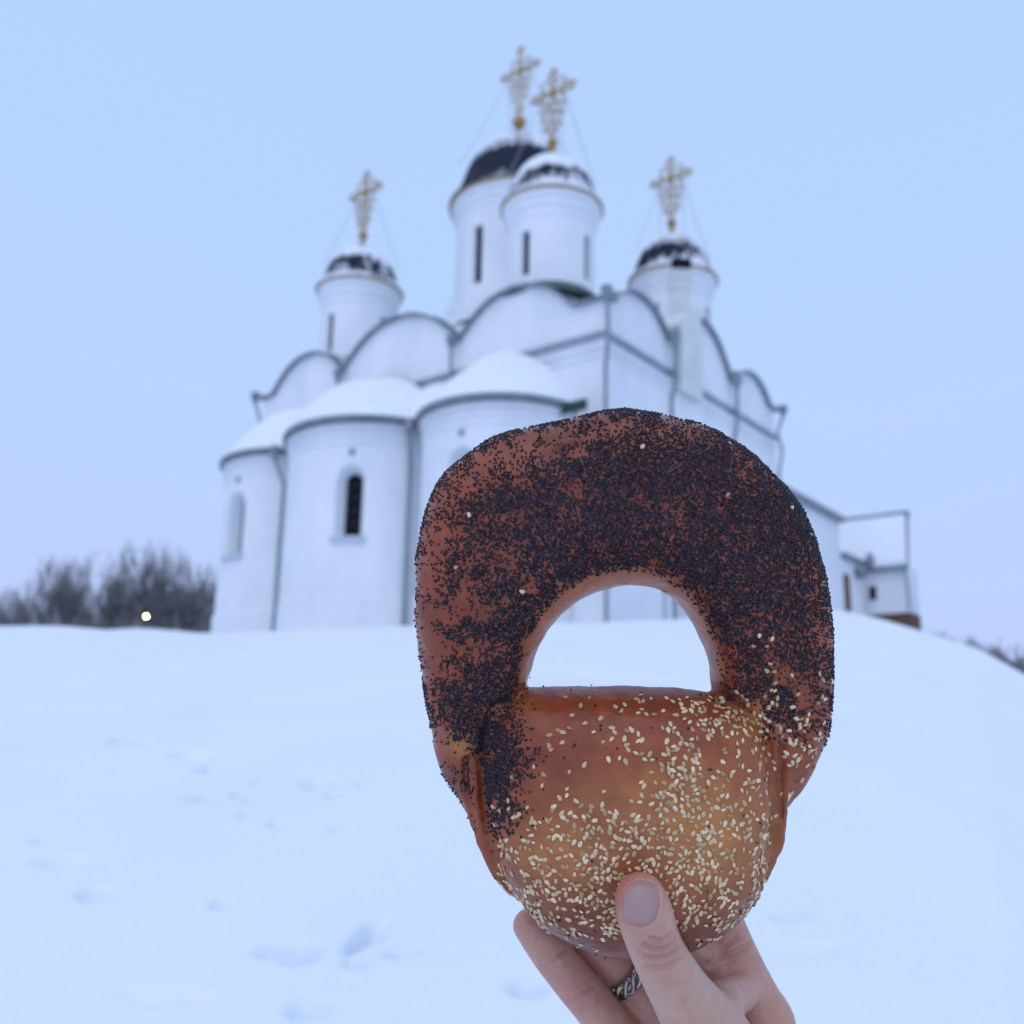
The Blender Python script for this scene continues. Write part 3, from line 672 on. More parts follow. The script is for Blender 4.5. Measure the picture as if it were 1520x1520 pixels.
BEL = [(742, 1042), (778, 1023), (830, 1019), (900, 1017), (960, 1018), (1020, 1022), (1062, 1028), (1102, 1048), (1128, 1082), (1140, 1120), (1146, 1165), (1146, 1220), (1140, 1270), (1120, 1320), (1090, 1360), (1045, 1391), (1000, 1407), (950, 1414), (905, 1411), (860, 1398), (815, 1373), (775, 1332), (745, 1287), (726, 1235), (717, 1180), (716, 1130), (724, 1080)]
pillow(BEL, (930, 1205), 27, 20, 2)
BACK = [(735, 1090), (790, 1060), (930, 1050), (1070, 1060), (1130, 1095), (1156, 1150), (1163, 1205), (1152, 1262), (1133, 1312), (1090, 1352), (1000, 1395), (930, 1402), (860, 1392), (790, 1348), (740, 1296), (706, 1240), (690, 1195), (700, 1140)]
pillow(BACK, (930, 1220), 12, 24, -7, .5, .9)
bm_.tube([(*mm(724, 1095), 9), (*mm(709, 1140), 7), (*mm(706, 1190), 6), (*mm(716, 1240), 6), (*mm(738, 1290), 5), (*mm(765, 1325), 3)], [1.5, 2.3, 2.6, 2.5, 2.0, 1.0], 10)
bm_.tube([(*mm(1138, 1090), 8), (*mm(1150, 1140), 7), (*mm(1155, 1195), 6), (*mm(1151, 1250), 6), (*mm(1134, 1305), 4)], [1.5, 2.2, 2.5, 2.2, 1.0], 10)
bm_.tube([(*mm(690, 1120), 7), (*mm(690, 1160), 5), (*mm(697, 1205), 3), (*mm(712, 1255), 1)], [1.0, 1.6, 1.6, .8], 10)
def remeshed(mbx, voxel):
    o = mbx.build('tmp', None); m = o.modifiers.new('r', 'REMESH'); m.mode = 'VOXEL'; m.voxel_size = voxel; m.adaptivity = 0
    baked(o); me = o.data; n = len(me.vertices)
    V = np.empty(n * 3); me.vertices.foreach_get('co', V); V = V.reshape(-1, 3)
    F = [tuple(p.vertices) for p in me.polygons]; bpy.data.objects.remove(o); return V, F
def edges_of(F):
    E = set()
    for f in F:
        for a, b in zip(f, f[1:] + f[:1]): E.add((a, b) if a < b else (b, a))
    return np.array(list(E))
def smooth(V, E, it, lam=.5):
    deg = np.bincount(E.ravel(), minlength=len(V))[:, None]
    for _ in range(it):
        S = np.zeros_like(V); np.add.at(S, E[:, 0], V[E[:, 1]]); np.add.at(S, E[:, 1], V[E[:, 0]])
        V = V + lam * (S / deg - V)
    return V
def vnormals(V, F):
    Q = np.array([f if len(f) == 4 else f + f[-1:] for f in F]); n = np.cross(V[Q[:, 2]] - V[Q[:, 0]], V[Q[:, 3]] - V[Q[:, 1]])
    N = np.zeros_like(V)
    for k in range(4): np.add.at(N, Q[:, k], n)
    return N / np.maximum(np.linalg.norm(N, axis=1, keepdims=True), 1e-9)
def fbm(x, y, seed, o=3):
    s = 0; a = .5
    for k in range(o): s = s + a * vnoise(x * 2 ** k, y * 2 ** k, seed + k); a *= .5
    return s / (1 - .5 ** o)
BV, BF = remeshed(bm_, 0.9)
BE = edges_of(BF); BV = smooth(BV, BE, 7)
BN = vnormals(BV, BF)
# gentle lumps and wrinkles of baked dough
lump = (fbm(BV[:, 0] * .055 + 3, BV[:, 1] * .055, 21) - .5) * 2.4 + (fbm(BV[:, 0] * .16, BV[:, 1] * .16 + BV[:, 2] * .12, 31) - .5) * .8
BV = BV + BN * lump[:, None]
u, v = to_px(BV)
def seam(pts, wd, dep):
    global BV
    P = catmull(pts, 24); d = np.full(len(BV), 1e9)
    for q in P: d = np.minimum(d, np.hypot(u - q[0], v - q[1]))
    BV = BV - BN * (dep * np.exp(-(d / wd) ** 2) * 1.7 * (BN[:, 2] > 0))[:, None]
seam([(728, 1060), (716, 1100), (714, 1150), (722, 1210), (742, 1270)], 5, 1.3)
seam([(1128, 1070), (1143, 1120), (1149, 1190), (1146, 1250), (1128, 1310)], 5, 1.1)
seam([(735, 1050), (770, 1032)], 7, 1.2); seam([(1065, 1035), (1110, 1060), (1128, 1080)], 6, 1.1)
seam([(690, 1128), (712, 1118)], 4, 1.0); seam([(691, 1130), (692, 1180), (706, 1235)], 4, 1.2)
seam([(1160, 1110), (1160, 1170), (1162, 1215)], 5, 1.2)
seam([(800, 655), (850, 640), (880, 632)], 6, .8); seam([(830, 668), (862, 655)], 5, .7)
BN = vnormals(BV, BF); u, v = to_px(BV)
def loop_coord(u, v):
    best = np.full(len(u), 1e9); qq = np.zeros(len(u)); ss = np.zeros(len(u))
    for i in range(m_):
        dx, dy = u - cl_c[i, 0], v - cl_c[i, 1]; q = (dx * cl_d[i, 0] + dy * cl_d[i, 1]) / cl_w[i] ** 2
        perp = np.abs(-dx * cl_d[i, 1] + dy * cl_d[i, 0]) / cl_w[i]
        perp = perp + 1e3 * (np.abs(q) > 1.35); k = perp < best; best[k] = perp[k]; qq[k] = q[k]; ss[k] = i / (m_ - 1)
    return qq, ss
sm = lambda x, a, b: np.clip((x - a) / (b - a), 0, 1)
ql, _ = loop_coord(u, v)
pale = sm(-ql, .70, .92) * (v < 1012) * (v > 840) * (u > 770) * (u < 1085)
# crust colour: pale golden where the oven touched least, deep red-brown on the shoulders
gold = np.clip(np.exp(-(((u - 1050) / 110) ** 2 + ((v - 1235) / 95) ** 2)) * .9 + np.exp(-(((u - 830) / 80) ** 2 + ((v - 1265) / 55) ** 2)) * .75 + np.exp(-(((u - 930) / 120) ** 2 + ((v - 1180) / 45) ** 2)) * .25
               + np.exp(-(((u - 760) / 28) ** 2 + ((v - 1040) / 22) ** 2)) * .5 + np.exp(-(((u - 1122) / 30) ** 2 + ((v - 1075) / 40) ** 2)) * .5 + np.exp(-(((u - 682) / 22) ** 2 + ((v - 1105) / 18) ** 2)) * .6, 0, 1)
gold = np.clip(gold * (.75 + .5 * fbm(u * .02, v * .02, 51)), 0, 1)
deep = np.clip(fbm(u * .012 + 5, v * .012, 61) * 1.5 - .45 + .55 * (fbm(u * .05, v * .05 + 3, 66) - .5), 0, 1)
deep = np.clip(deep + .6 * np.clip((v - 1330) / 80, 0, 1) + .35 * np.clip((730 - v) / 110, 0, 1), 0, 1) * (1 - gold)
me = bpy.data.meshes.new('ring_bread'); me.from_pydata((BV * .001).tolist(), [], BF); me.update()
me.polygons.foreach_set('use_smooth', [True] * len(me.polygons))
for nm, arr in (('gold', gold), ('deep', deep), ('pale', pale)):
    at = me.attributes.new(nm, 'FLOAT', 'POINT'); at.data.foreach_set('value', arr.astype(np.float32))
def bread_mat():
    m, t, p = new_mat('baked_crust'); p.inputs['Roughness'].default_value = .42; p.inputs['Specular IOR Level'].default_value = .45
    g = t.nodes.new('ShaderNodeAttribute'); g.attribute_name = 'gold'; d = t.nodes.new('ShaderNodeAttribute'); d.attribute_name = 'deep'
    c = t.nodes.new('ShaderNodeTexCoord'); n = t.nodes.new('ShaderNodeTexNoise'); n.inputs['Scale'].default_value = 160; n.inputs['Detail'].default_value = 8
    t.links.new(c.outputs['Object'], n.inputs['Vector'])
    m1 = t.nodes.new('ShaderNodeMixRGB'); m1.inputs[1].default_value = (.33, .066, .019, 1); m1.inputs[2].default_value = (.16, .032, .012, 1)
    m2 = t.nodes.new('ShaderNodeMixRGB'); m2.inputs[2].default_value = (.54, .215, .055, 1)
    m3 = t.nodes.new('ShaderNodeMixRGB'); m3.blend_type = 'MULTIPLY'; m3.inputs['Fac'].default_value = .55
    r = t.nodes.new('ShaderNodeValToRGB'); r.color_ramp.elements[0].position = .3; r.color_ramp.elements[1].position = .68
    r.color_ramp.elements[0].color = (.55, .5, .5, 1); r.color_ramp.elements[1].color = (1.08, 1.06, 1.05, 1)
    t.links.new(d.outputs['Fac'], m1.inputs['Fac']); t.links.new(m1.outputs[0], m2.inputs[1]); t.links.new(g.outputs['Fac'], m2.inputs['Fac'])
    pa = t.nodes.new('ShaderNodeAttribute'); pa.attribute_name = 'pale'; m4 = t.nodes.new('ShaderNodeMixRGB'); m4.inputs[2].default_value = (.50, .20, .115, 1)
    t.links.new(pa.outputs['Fac'], m4.inputs['Fac']); t.links.new(m2.outputs[0], m4.inputs[1])
    t.links.new(n.outputs['Fac'], r.inputs['Fac']); t.links.new(m4.outputs[0], m3.inputs[1]); t.links.new(r.outputs[0], m3.inputs[2]); t.links.new(m3.outputs[0], p.inputs['Base Color'])
    n2 = t.nodes.new('ShaderNodeTexNoise'); n2.inputs['Scale'].default_value = 900; n2.inputs['Detail'].default_value = 4
    b = t.nodes.new('ShaderNodeBump'); b.inputs['Strength'].default_value = .35; b.inputs['Distance'].default_value = .0004
    t.links.new(c.outputs['Object'], n2.inputs['Vector']); t.links.new(n2.outputs['Fac'], b.inputs['Height'])
    n4 = t.nodes.new('ShaderNodeTexNoise'); n4.inputs['Scale'].default_value = 210; n4.inputs['Detail'].default_value = 6; n4.inputs['Distortion'].default_value = 1.2
    b2 = t.nodes.new('ShaderNodeBump'); b2.inputs['Strength'].default_value = .45; b2.inputs['Distance'].default_value = .0010
    t.links.new(c.outputs['Object'], n4.inputs['Vector']); t.links.new(n4.outputs['Fac'], b2.inputs['Height']); t.links.new(b.outputs[0], b2.inputs['Normal']); t.links.new(b2.outputs[0], p.inputs['Normal'])
    n5 = t.nodes.new('ShaderNodeTexNoise'); n5.inputs['Scale'].default_value = 45; n5.inputs['Detail'].default_value = 5
    rr = t.nodes.new('ShaderNodeMapRange'); rr.inputs[1].default_value = .35; rr.inputs[2].default_value = .65; rr.inputs[3].default_value = .20; rr.inputs[4].default_value = .50
    t.links.new(c.outputs['Object'], n5.inputs['Vector']); t.links.new(n5.outputs['Fac'], rr.inputs[0]); t.links.new(rr.outputs[0], p.inputs['Roughness'])
    return m
me.materials.append(bread_mat())
bread = link(bpy.data.objects.new('ring_bread', me)); bread.matrix_world = FRAME
tag(bread, 'brown ring-shaped loaf with poppy seeds on the loop and sesame on the belly', 'bread')
# --- seeds
Q = np.array([f if len(f) == 4 else f + f[-1:] for f in BF])
A4 = np.linalg.norm(np.cross(BV[Q[:, 2]] - BV[Q[:, 0]], BV[Q[:, 3]] - BV[Q[:, 1]]), axis=1)
def sample(n):
    idx = rng.choice(len(Q), n, p=A4 / A4.sum()); a, b = rng.random(n)[:, None], rng.random(n)[:, None]
    q = Q[idx]; f = lambda X: (X[q[:, 0]] * (1 - a) + X[q[:, 1]] * a) * (1 - b) + (X[q[:, 3]] * (1 - a) + X[q[:, 2]] * a) * b
    P = f(BV); N = f(BN); return P, N / np.linalg.norm(N, axis=1, keepdims=True)
sm = lambda x, a, b: np.clip((x - a) / (b - a), 0, 1)
G2 = lambda u, v, x, y, a, b: np.exp(-((u - x) / a) ** 2 - ((v - y) / b) ** 2)
def poppy_density(u, v):
    q, s = loop_coord(u, v)
    n1 = fbm(u * .016 + v * .013, v * .018 - u * .012, 71, 4); n2 = fbm(u * .055 + v * .04, v * .06 - u * .035, 81, 3)
    inner = sm(q, -.86, -.66) * (1 - .9 * G2(u, v, 1085, 1000, 45, 75))
    D = inner * (1 - .82 * sm(q, .34, .74)) * (.07 + 1.5 * sm(n1 * .6 + n2 * .4, .40, .58))
    D += inner * (G2(u, v, 1130, 880, 90, 95) * .8 + G2(u, v, 735, 1040, 42, 60) * .9 + G2(u, v, 1040, 700, 90, 50) * .35 + G2(u, v, 860, 800, 110, 60) * .35 + G2(u, v, 1090, 770, 130, 90) * .65 + .45 * sm(-q, .05, .5) * sm(n2, .3, .55))
    D *= 1 - .55 * G2(u, v, 655, 830, 55, 150)
    inside_bel = sm(u, 712, 722) * sm(1140 - u, 0, 12) * sm(v, 1035, 1050)
    D *= 1 - sm(v, 1040, 1115) * (u > 930); D *= 1 - .93 * sm(v, 1095, 1190) * (u < 930)
    D *= 1 - .99 * inside_bel
    D *= 1 - .8 * G2(u, v, 682, 1112, 22, 18) - .5 * G2(u, v, 905, 815, 22, 26) * (n2 > .4)
    lob = (G2(u, v, 738, 1110, 26, 60) * 1.3 + G2(u, v, 742, 1195, 22, 32) * .75 + G2(u, v, 765, 1130, 26, 22) * .5) * sm(u, 716, 722) * (.45 + 1.0 * sm(n2, .3, .6))
    return np.clip(D + lob + .004 * (v > 1000) * (n2 > .5), 0, 1.4)
def sesame_density(u, v):
    n1 = fbm(u * .03 + 9, v * .03, 91, 2)
    D = G2(u, v, 1020, 1225, 150, 130) * 1.0 + G2(u, v, 820, 1300, 120, 75) * 1.15 + G2(u, v, 1045, 1075, 95, 50) * .75 + G2(u, v, 1030, 1340, 120, 70) * .8
    D *= 1 - .95 * G2(u, v, 835, 1120, 105, 75); D *= 1 - .75 * G2(u, v, 880, 1165, 60, 40)
    D += .32 * G2(u, v, 850, 1130, 35, 26)
    D *= .40 + 1.1 * sm(n1, .28, .65); D *= sm(u, 722, 745) * sm(1146 - u, 0, 14) * sm(v, 1026, 1040) * sm(1412 - v, 0, 25)
    D += (G2(u, v, 1195, 1085, 30, 60) * .42 + G2(u, v, 1140, 1010, 35, 60) * .16 + G2(u, v, 1175, 1130, 25, 60) * .2) * (u > 1095)
    D += .0022 * (v < 1000)
    return np.clip(D, 0, 1.2)
def thin(P, rad, taken=None):
    grid = {} ; keep = []
    if taken is not None:
        for p, r0 in taken: grid.setdefault(tuple((p // 3).astype(int)), []).append((p, r0))
    for i, p in enumerate(P):
        c = (p // 3).astype(int); ok = True
        for dx in (-1, 0, 1):
            for dy in (-1, 0, 1):
                for dz in (-1, 0, 1):
                    for q, r0 in grid.get((c[0] + dx, c[1] + dy, c[2] + dz), ()):
                        if (q[0] - p[0]) ** 2 + (q[1] - p[1]) ** 2 + (q[2] - p[2]) ** 2 < (rad + r0) ** 2: ok = False; break
                    if not ok: break
                if not ok: break
            if not ok: break
        if ok: keep.append(i); grid.setdefault(tuple(c), []).append((p, rad))
    return np.array(keep, int)
def basis(N, spin):
    a = np.where(np.abs(N[:, :1]) < .9, np.array([[1., 0, 0]]), np.array([[0, 1., 0]])); t = np.cross(N, a); t /= np.linalg.norm(t, axis=1, keepdims=True); b = np.cross(N, t)
    c, s = np.cos(spin)[:, None], np.sin(spin)[:, None]; return t * c + b * s, b * c - t * s
def ico(sub):
    bm = bmesh.new(); bmesh.ops.create_icosphere(bm, subdivisions=sub, radius=1); V = np.array([v.co[:] for v in bm.verts]); F = np.array([[l.index for l in f.verts] for f in bm.faces]); bm.free(); return V, F
def joined(name, V0, F0, P, N, T, Bt, S, mat, parent, rough=0.0):
    n = len(P); k = len(V0)
    VV = np.empty((n, k, 3)); W = V0[None] * S[:, None, :]
    VV = P[:, None] + W[:, :, :1] * T[:, None] + W[:, :, 1:2] * Bt[:, None] + W[:, :, 2:] * N[:, None]
    FF = (F0[None] + (np.arange(n) * k)[:, None, None]).reshape(-1, 3); VV = VV.reshape(-1, 3) * .001
    me = bpy.data.meshes.new(name); me.vertices.add(len(VV)); me.vertices.foreach_set('co', VV.ravel()); me.loops.add(FF.size); me.loops.foreach_set('vertex_index', FF.ravel().astype(np.int32))
    me.polygons.add(len(FF)); me.polygons.foreach_set('loop_start', np.arange(0, FF.size, 3, dtype=np.int32)); me.polygons.foreach_set('loop_total', np.full(len(FF), 3, dtype=np.int32))
    me.update(calc_edges=True); me.polygons.foreach_set('use_smooth', np.ones(len(FF), bool)); me.materials.append(mat)
    return link(bpy.data.objects.new(name, me), parent)
def seed_mat(name, c0, c1, rough, by_obj=True):
    m, t, p = new_mat(name); p.inputs['Roughness'].default_value = rough
    g = t.nodes.new('ShaderNodeNewGeometry'); o = t.nodes.new('ShaderNodeObjectInfo'); a = t.nodes.new('ShaderNodeMath'); a.operation = 'ADD'; f = t.nodes.new('ShaderNodeMath'); f.operation = 'FRACT'
    t.links.new(g.outputs['Random Per Island'], a.inputs[0]); t.links.new(o.outputs['Random'], a.inputs[1]); t.links.new(a.outputs[0], f.inputs[0])
    x = t.nodes.new('ShaderNodeMixRGB'); x.inputs[1].default_value = (*c0, 1); x.inputs[2].default_value = (*c1, 1); t.links.new(f.outputs[0], x.inputs['Fac']); t.links.new(x.outputs[0], p.inputs['Base Color']); return m
M_SES = seed_mat('sesame', (.40, .23, .09), (.84, .66, .40), .38)
M_POP = seed_mat('poppy', (.003, .0035, .008), (.034, .036, .055), .28)
M_POP.node_tree.nodes['Principled BSDF'].inputs['Specular IOR Level'].default_value = .28
facing = lambda P, N: ((EYE_L - P) * N).sum(1) / np.linalg.norm(EYE_L - P, axis=1)
# sesame first, poppy round it
P, N = sample(70000); uu, vv = to_px(P); fc = facing(P, N)
ok = (rng.random(len(P)) < sesame_density(uu, vv) * .30 * np.clip(fc * 3 + .3, 0, 1)) & (fc > -.1); P, N = P[ok], N[ok]
k = thin(P, .58); SPs, SNs = P[k], N[k]
ns = len(SPs)
V0, F0 = ico(2)
V1 = V0.copy(); V1[:, 1] *= .60 - .16 * V1[:, 0]; V1[:, 2] *= .34; V1[:, 2] += .05 * (1 - V1[:, 0] ** 2)      # teardrop
T, Bt = basis(SNs, rng.random(ns) * 6.28)
tilt = rng.normal(0, .16, (ns, 2)); Nn = SNs + T * tilt[:, :1] + Bt * tilt[:, 1:]; Nn /= np.linalg.norm(Nn, axis=1, keepdims=True)
T = T - Nn * (T * Nn).sum(1, keepdims=True); T /= np.linalg.norm(T, axis=1, keepdims=True); Bt = np.cross(Nn, T)
size = rng.uniform(.80, 1.32, ns)
fcs = facing(SPs, SNs) * size; order = np.argsort(-fcs); big, rest = order[:300], order[300:]
Pc = SPs + Nn * rng.uniform(-.08, .26, (ns, 1))
sesme = bpy.data.meshes.new('sesame_seed'); bmx = bmesh.new(); bmesh.ops.create_icosphere(bmx, subdivisions=2, radius=1)
for vtx, co in zip(bmx.verts, V1): vtx.co = co
bmx.to_mesh(sesme); bmx.free(); sesme.polygons.foreach_set('use_smooth', [True] * len(sesme.polygons)); sesme.materials.append(M_SES)
for i in big:
    o = bpy.data.objects.new('sesame_seed', sesme); link(o, bread); s = size[i] * .001; p = Pc[i] * .001
    o.matrix_local = Matrix([[T[i][r] * s, Bt[i][r] * s, Nn[i][r] * s, p[r]] for r in range(3)] + [[0, 0, 0, 1]])
o = joined('sesame_seeds', V1, F0, Pc[rest], Nn[rest], T[rest], Bt[rest], np.repeat(size[rest][:, None], 3, 1), M_SES, bread); tag(o, kind='stuff')
P, N = sample(260000); uu, vv = to_px(P); fc = facing(P, N)
ok = (rng.random(len(P)) < poppy_density(uu, vv) * .85) & (fc > -.25) & (N[:, 2] > -.2); P, N = P[ok], N[ok]
_, k = np.unique(np.floor((P + rng.normal(0, .12, P.shape)) / .62).astype(int), axis=0, return_index=True); P, N = P[k], N[k]
dm = np.concatenate([((c[:, None, :] - SPs[None]) ** 2).sum(2).min(1) for c in np.array_split(P, 30)]); P, N = P[dm > 1.0], N[dm > 1.0]; n = len(P)
T, Bt = basis(N, rng.random(n) * 6.28); V0, F0 = ico(2 if n < 4000 else 1)
V2 = V0.copy(); V2[:, 1] *= .78; V2[:, 2] *= .72; V2[:, 1] += .18 * V2[:, 0] ** 2
sz = rng.uniform(.35, .55, n); o = joined('poppy_seeds', V2, F0, P + N * (.22 + .25 * (rng.random(n) < .12))[:, None], N, T, Bt, np.repeat(sz[:, None], 3, 1), M_POP, bread); tag(o, kind='stuff')
print('seeds', ns, n, 'bread verts', len(BV))

# --- the hand: tapered limbs blended into one skin
CH = {
 'thumb': [(951, 1334, .3265, 8.1), (957, 1356, .3262, 9.0), (969, 1395, .3300, 8.8), (986, 1432, .3365, 9.3), (1014, 1480, .3480, 10.8), (1050, 1535, .3620, 14.0), (1090, 1600, .3780, 17.0)],
 'index': [(1030, 1215, .398, 7.2), (1046, 1290, .402, 8.2), (1066, 1365, .405, 9.6), (1094, 1440, .405, 11.0), (1126, 1520, .403, 13.5)],
 'middle': [(930, 1260, .404, 7.4), (965, 1350, .410, 8.6), (1010, 1430, .413, 9.2), (1060, 1520, .412, 12.5)],
 'ring': [(826, 1322, .392, 7.0), (868, 1384, .398, 8.0), (925, 1444, .404, 8.4), (1000, 1530, .407, 12)],
 'little': [(786, 1374, .380, 6.2), (815, 1412, .383, 7.3), (850, 1455, .388, 7.9), (893, 1506, .394, 8.6), (950, 1580, .400, 11)],
 'palm1': [(1126, 1520, .403, 13.5), (1140, 1620, .398, 17), (1165, 1740, .392, 19), (1205, 1860, .385, 20), (1300, 2150, .370, 25), (1380, 2400, .355, 29)],
 'palm2': [(1060, 1520, .412, 12.5), (1100, 1630, .405, 16), (1140, 1740, .398, 18)],
 'palm3': [(1000, 1530, .407, 12), (1050, 1630, .404, 15), (1110, 1740, .398, 17)],
 'palm4': [(950, 1580, .400, 11), (1010, 1660, .398, 13.5), (1090, 1750, .396, 15)],
 'thenar': [(1090, 1600, .378, 17.0), (1130, 1690, .385, 18), (1165, 1750, .390, 18)],
 'web2': [(1018, 1400, .398, 8.5), (1040, 1425, .400, 9), (1072, 1470, .402, 11)],
 'web': [(1072, 1485, .372, 7.0), (1096, 1475, .388, 7.0), (1108, 1462, .398, 7.0)],
}
for i_, rr_ in ((0, 8.1), (1, 9.0)):      # lay the thumb pad on the crust
    px_, py_ = CH['thumb'][i_][:2]; zs = BV[(np.abs(u - px_) < 5) & (np.abs(v - py_) < 5), 2].max(); print('thumb contact', zs, DB - (zs + rr_ * .86) * .001)
    CH['thumb'][i_] = (px_, py_, DB - (zs + rr_ * .86) * .001, rr_)
caps = []
for nm, c in CH.items():
    pts = [(p3(*q[:3]), q[3]) for q in c]
    Pq = catmull([list(p) + [r] for p, r in pts], 4)
    for a, b in zip(Pq[:-1], Pq[1:]): caps.append((nm, a[:3], b[:3], a[3], b[3]))
FING = ('index', 'middle', 'ring', 'little', 'thumb')
def sdf(P, k=3.2):
    groups = {}
    for nm, a, b, ra, rb in caps:
        ab = b - a; t = np.clip(((P - a) @ ab) / (ab @ ab), 0, 1); d = np.linalg.norm(P - a - t[:, None] * ab, axis=1) - (ra + (rb - ra) * t)
        g = nm; groups[g] = d if g not in groups else np.minimum(groups[g], d)
    res = None
    for g, d in groups.items():
        if res is None: res = d; continue
        kk = k
        h = np.clip(.5 + .5 * (d - res) / kk, 0, 1); res = d * (1 - h) + res * h - kk * h * (1 - h)
    return res
hm = MB()
for nm, a, b, ra, rb in caps:
    hm.tube([a, (a + b) / 2, b], [ra, (ra + rb) / 2, rb], 16)
for nm, c in CH.items():
    for q in catmull([list(p3(*q[:3])) + [q[3]] for q in c], 4):
        hm.lathe([(max(.05, q[3] * math.sin(math.pi * i / 8)), -q[3] * math.cos(math.pi * i / 8)) for i in range(9)], 12); hm.v[-9 * 12:] = [(x + q[0], y + q[1], z + q[2]) for x, y, z in hm.v[-9 * 12:]]
HV, HF = remeshed(hm, 0.75)
HE = edges_of(HF); HV = smooth(HV, HE, 4)
for _ in range(5):
    HV = HV - vnormals(HV, HF) * np.clip(sdf(HV), -1.5, 1.5)[:, None] * .8; HV = smooth(HV, HE, 1, .3)
HV = smooth(HV, HE, 5)
HN = vnormals(HV, HF); hu, hv = to_px(HV)
front = np.clip(HN[:, 2] * 1.6 - .35, 0, 1); near = (HV[:, 2] > 5).astype(float)          # thumb is the only part this near the lens
disp = np.zeros(len(HV))
def crease(pts, wd, dep, mask):
    global disp
    P = catmull(pts, 20); d = np.full(len(HV), 1e9)
    for q in P: d = np.minimum(d, np.hypot(hu - q[0], hv - q[1]))
    disp = disp - dep * np.exp(-(d / wd) ** 2) * mask + .35 * dep * np.exp(-((d - 2.4 * wd) / wd) ** 2) * mask
mk = front * near
crease([(948, 1412), (965, 1420), (988, 1418), (1008, 1406)], 3.2, 1.25, mk)
crease([(956, 1402), (972, 1408), (990, 1404), (1003, 1393)], 3.0, 1.1, mk)
crease([(966, 1392), (980, 1396), (996, 1386)], 2.8, 1.0, mk)
crease([(960, 1432), (985, 1434), (1012, 1420)], 3.2, .85, mk)
crease([(1000, 1462), (1030, 1452), (1052, 1440)], 4, .5, front * (HV[:, 2] > -5)); crease([(1010, 1490), (1045, 1478)], 4, .4, front * (HV[:, 2] > -5))
far = front * (HV[:, 2] < -5)
crease([(800, 1436), (822, 1424), (838, 1408)], 3.2, 1.0, far); crease([(806, 1442), (828, 1430)], 3, .6, far)
crease([(842, 1486), (862, 1474), (880, 1462)], 3.2, .9, far)
crease([(1052, 1432), (1072, 1420), (1096, 1412), (1112, 1400)], 3.6, 1.2, far); crease([(1058, 1420), (1078, 1404), (1092, 1392)], 3.2, .8, far)
# nail bed
NC = np.array([951.5, 1340.0]); NA = R(9); NW, NH = 26.0, 34.0
def nail_q(a, b):
    x = (a - NC[0]) * math.cos(NA) - (b - NC[1]) * math.sin(NA) * -1; y = -(a - NC[0]) * math.sin(NA) * -1 * -1 + (b - NC[1]) * math.cos(NA)
    return (np.abs(x / NW) ** 2.6 + np.abs(y / NH) ** 2.6) ** (1 / 2.6)
q = nail_q(hu, hv)
disp += mk * (-.9 * np.exp(-((q - .98) / .07) ** 2) + .6 * np.exp(-((q - 1.16) / .10) ** 2) - .25 * (q < .95))
disp += mk * (fbm(hu * .09, hv * .09, 121, 2) - .5) * .22
disp += front * (fbm(HV[:, 0] * .35, HV[:, 1] * .35, 131, 2) - .5) * .30
# little mole-like bump in the web
disp += far * .7 * np.exp(-((hu - 1085) ** 2 + (hv - 1437) ** 2) / 12.0)
HV = HV + HN * disp[:, None]
red = np.clip(np.exp(-(((hu - 930) / 32) ** 2 + ((hv - 1325) / 48) ** 2)) * near * .9 + np.exp(-(((hu - 978) / 30) ** 2 + ((hv - 1408) / 22) ** 2)) * near * .35 + np.clip(fbm(HV[:, 0] * .06, HV[:, 1] * .06, 141) - .4, 0, 1) * .8 + (HV[:, 2] < -12) * .25, 0, 1)
me = bpy.data.meshes.new('hand'); me.from_pydata((HV * .001).tolist(), [], HF); me.update(); me.polygons.foreach_set('use_smooth', [True] * len(me.polygons))
at = me.attributes.new('red', 'FLOAT', 'POINT'); at.data.foreach_set('value', red.astype(np.float32))
def skin_mat(name, c0, c1, rough):
    m, t, p = new_mat(name); p.inputs['Roughness'].default_value = rough
    p.inputs['Subsurface Weight'].default_value = .12; p.inputs['Subsurface Radius'].default_value = (1, .4, .25); p.inputs['Subsurface Scale'].default_value = .0025
    a = t.nodes.new('ShaderNodeAttribute'); a.attribute_name = 'red'; x = t.nodes.new('ShaderNodeMixRGB'); x.inputs[1].default_value = (*c0, 1); x.inputs[2].default_value = (*c1, 1)
    c = t.nodes.new('ShaderNodeTexCoord'); n = t.nodes.new('ShaderNodeTexNoise'); n.inputs['Scale'].default_value = 260; n.inputs['Detail'].default_value = 5
    y = t.nodes.new('ShaderNodeMixRGB'); y.blend_type = 'MULTIPLY'; y.inputs['Fac'].default_value = .3
    t.links.new(a.outputs['Fac'], x.inputs['Fac']); t.links.new(x.outputs[0], y.inputs[1]); t.links.new(c.outputs['Object'], n.inputs['Vector']); t.links.new(n.outputs['Fac'], y.inputs[2])
    g = t.nodes.new('ShaderNodeGamma'); g.inputs['Gamma'].default_value = 1.0
    t.links.new(y.outputs[0], p.inputs['Base Color'])
    v = t.nodes.new('ShaderNodeTexVoronoi'); v.inputs['Scale'].default_value = 1100; b = t.nodes.new('ShaderNodeBump'); b.inputs['Strength'].default_value = .5; b.inputs['Distance'].default_value = .0003
    t.links.new(c.outputs['Object'], v.inputs['Vector']); t.links.new(v.outputs['Distance'], b.inputs['Height']); t.links.new(b.outputs[0], p.inputs['Normal']); return m
me.materials.append(skin_mat('skin', (.66, .365, .255), (.58, .20, .16), .42))
hand = link(bpy.data.objects.new('hand', me)); hand.matrix_world = FRAME
tag(hand, 'bare right hand gripping the ring-shaped loaf, thumb in front', 'hand')
vs, fs, tgt = [], [], [(NC[0], NC[1], .55)]; NR, NA_ = 7, 36
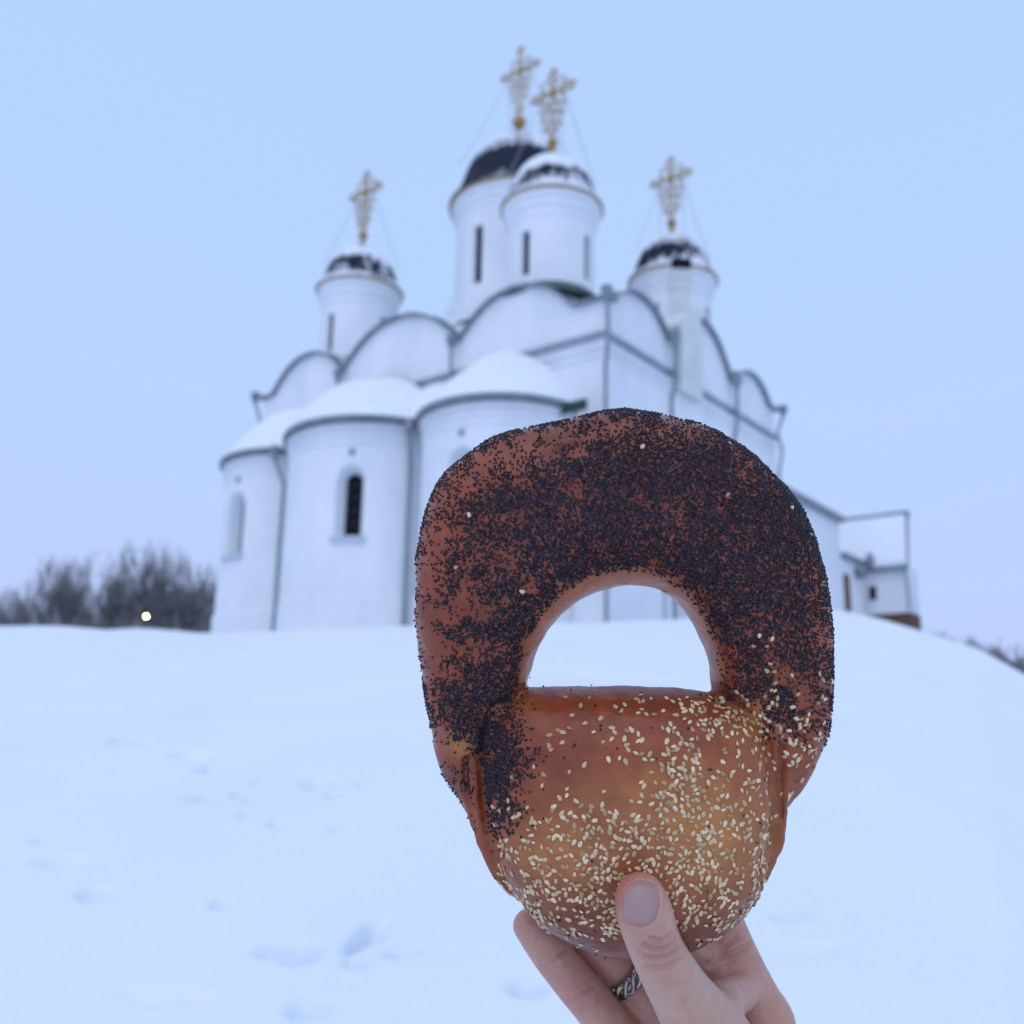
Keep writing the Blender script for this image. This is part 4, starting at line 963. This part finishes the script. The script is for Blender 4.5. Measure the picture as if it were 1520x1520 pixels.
for i in range(1, NR + 1):
    f = i / NR
    for k in range(NA_):
        a = 2 * math.pi * k / NA_; x = spow(math.cos(a), 2 / 2.6) * NW * f; y = spow(math.sin(a), 2 / 2.6) * NH * f
        tgt.append((NC[0] + x * math.cos(NA) - y * math.sin(NA), NC[1] + x * math.sin(NA) + y * math.cos(NA), .50 - .75 * f ** 5))
tgt = np.array(tgt); dr3 = np.array([p3(a, b, .36) for a, b, _ in tgt]) - EYE_L; dr3 /= np.linalg.norm(dr3, axis=1, keepdims=True); tt = np.full(len(tgt), 270.0)
for _ in range(60): tt = tt + (sdf(EYE_L + dr3 * tt[:, None]) - tgt[:, 2]) * .8
vs = EYE_L + dr3 * tt[:, None]
fs += [(0, 1 + (k + 1) % NA_, 1 + k) for k in range(NA_)]
for i in range(NR - 1):
    for k in range(NA_): a = 1 + i * NA_; fs.append((a + k, a + (k + 1) % NA_, a + NA_ + (k + 1) % NA_, a + NA_ + k))
mn, tn, pn = new_mat('nail'); pn.inputs['Base Color'].default_value = (.41, .235, .215, 1); pn.inputs['Roughness'].default_value = .34; pn.inputs['Coat Weight'].default_value = .08
nail = mesh_obj('thumb_nail', np.array(vs) * .001, fs, mn, hand, True)
bm = bmesh.new(); bm.from_mesh(nail.data); bmesh.ops.recalc_face_normals(bm, faces=bm.faces); bm.to_mesh(nail.data); bm.free()
# --- silver ring on the third finger
a3, b3 = p3(900, 1418, .401), p3(950, 1470, .405); ax = Vector(b3 - a3).normalized(); cc = Vector((a3 + b3) / 2)
e1 = ax.orthogonal().normalized(); e2 = ax.cross(e1); rr = 9.6
M_SILVER = simple('worn_silver', (.42, .38, .33), .26, 1.0, var=.45, scale=300)
def hoop(fn, rad, n):
    N_ = 64; m = MB().tube([cc + fn(2 * math.pi * k / N_) for k in range(N_)], rad, n, closed=True); m.v = [(x * .001, y * .001, z * .001) for x, y, z in m.v]; return m
rd_ = lambda an: e1 * math.cos(an) + e2 * math.sin(an)
ring_o = hoop(lambda an: rd_(an) * (rr - .4), 1.3, 10).build('finger_ring', M_SILVER, None); shade_auto(ring_o, 60)
for ph in range(3):
    st_ = hoop(lambda an: rd_(an) * (rr + .75 * math.cos(5 * an + ph * 2.094)) + ax * (2.3 * math.sin(5 * an + ph * 2.094)), 1.15, 8).build('strand', M_SILVER, ring_o); shade_auto(st_, 60)
ring_o.matrix_world = FRAME
tag(ring_o, 'chunky twisted silver ring on the finger below the loaf', 'ring')
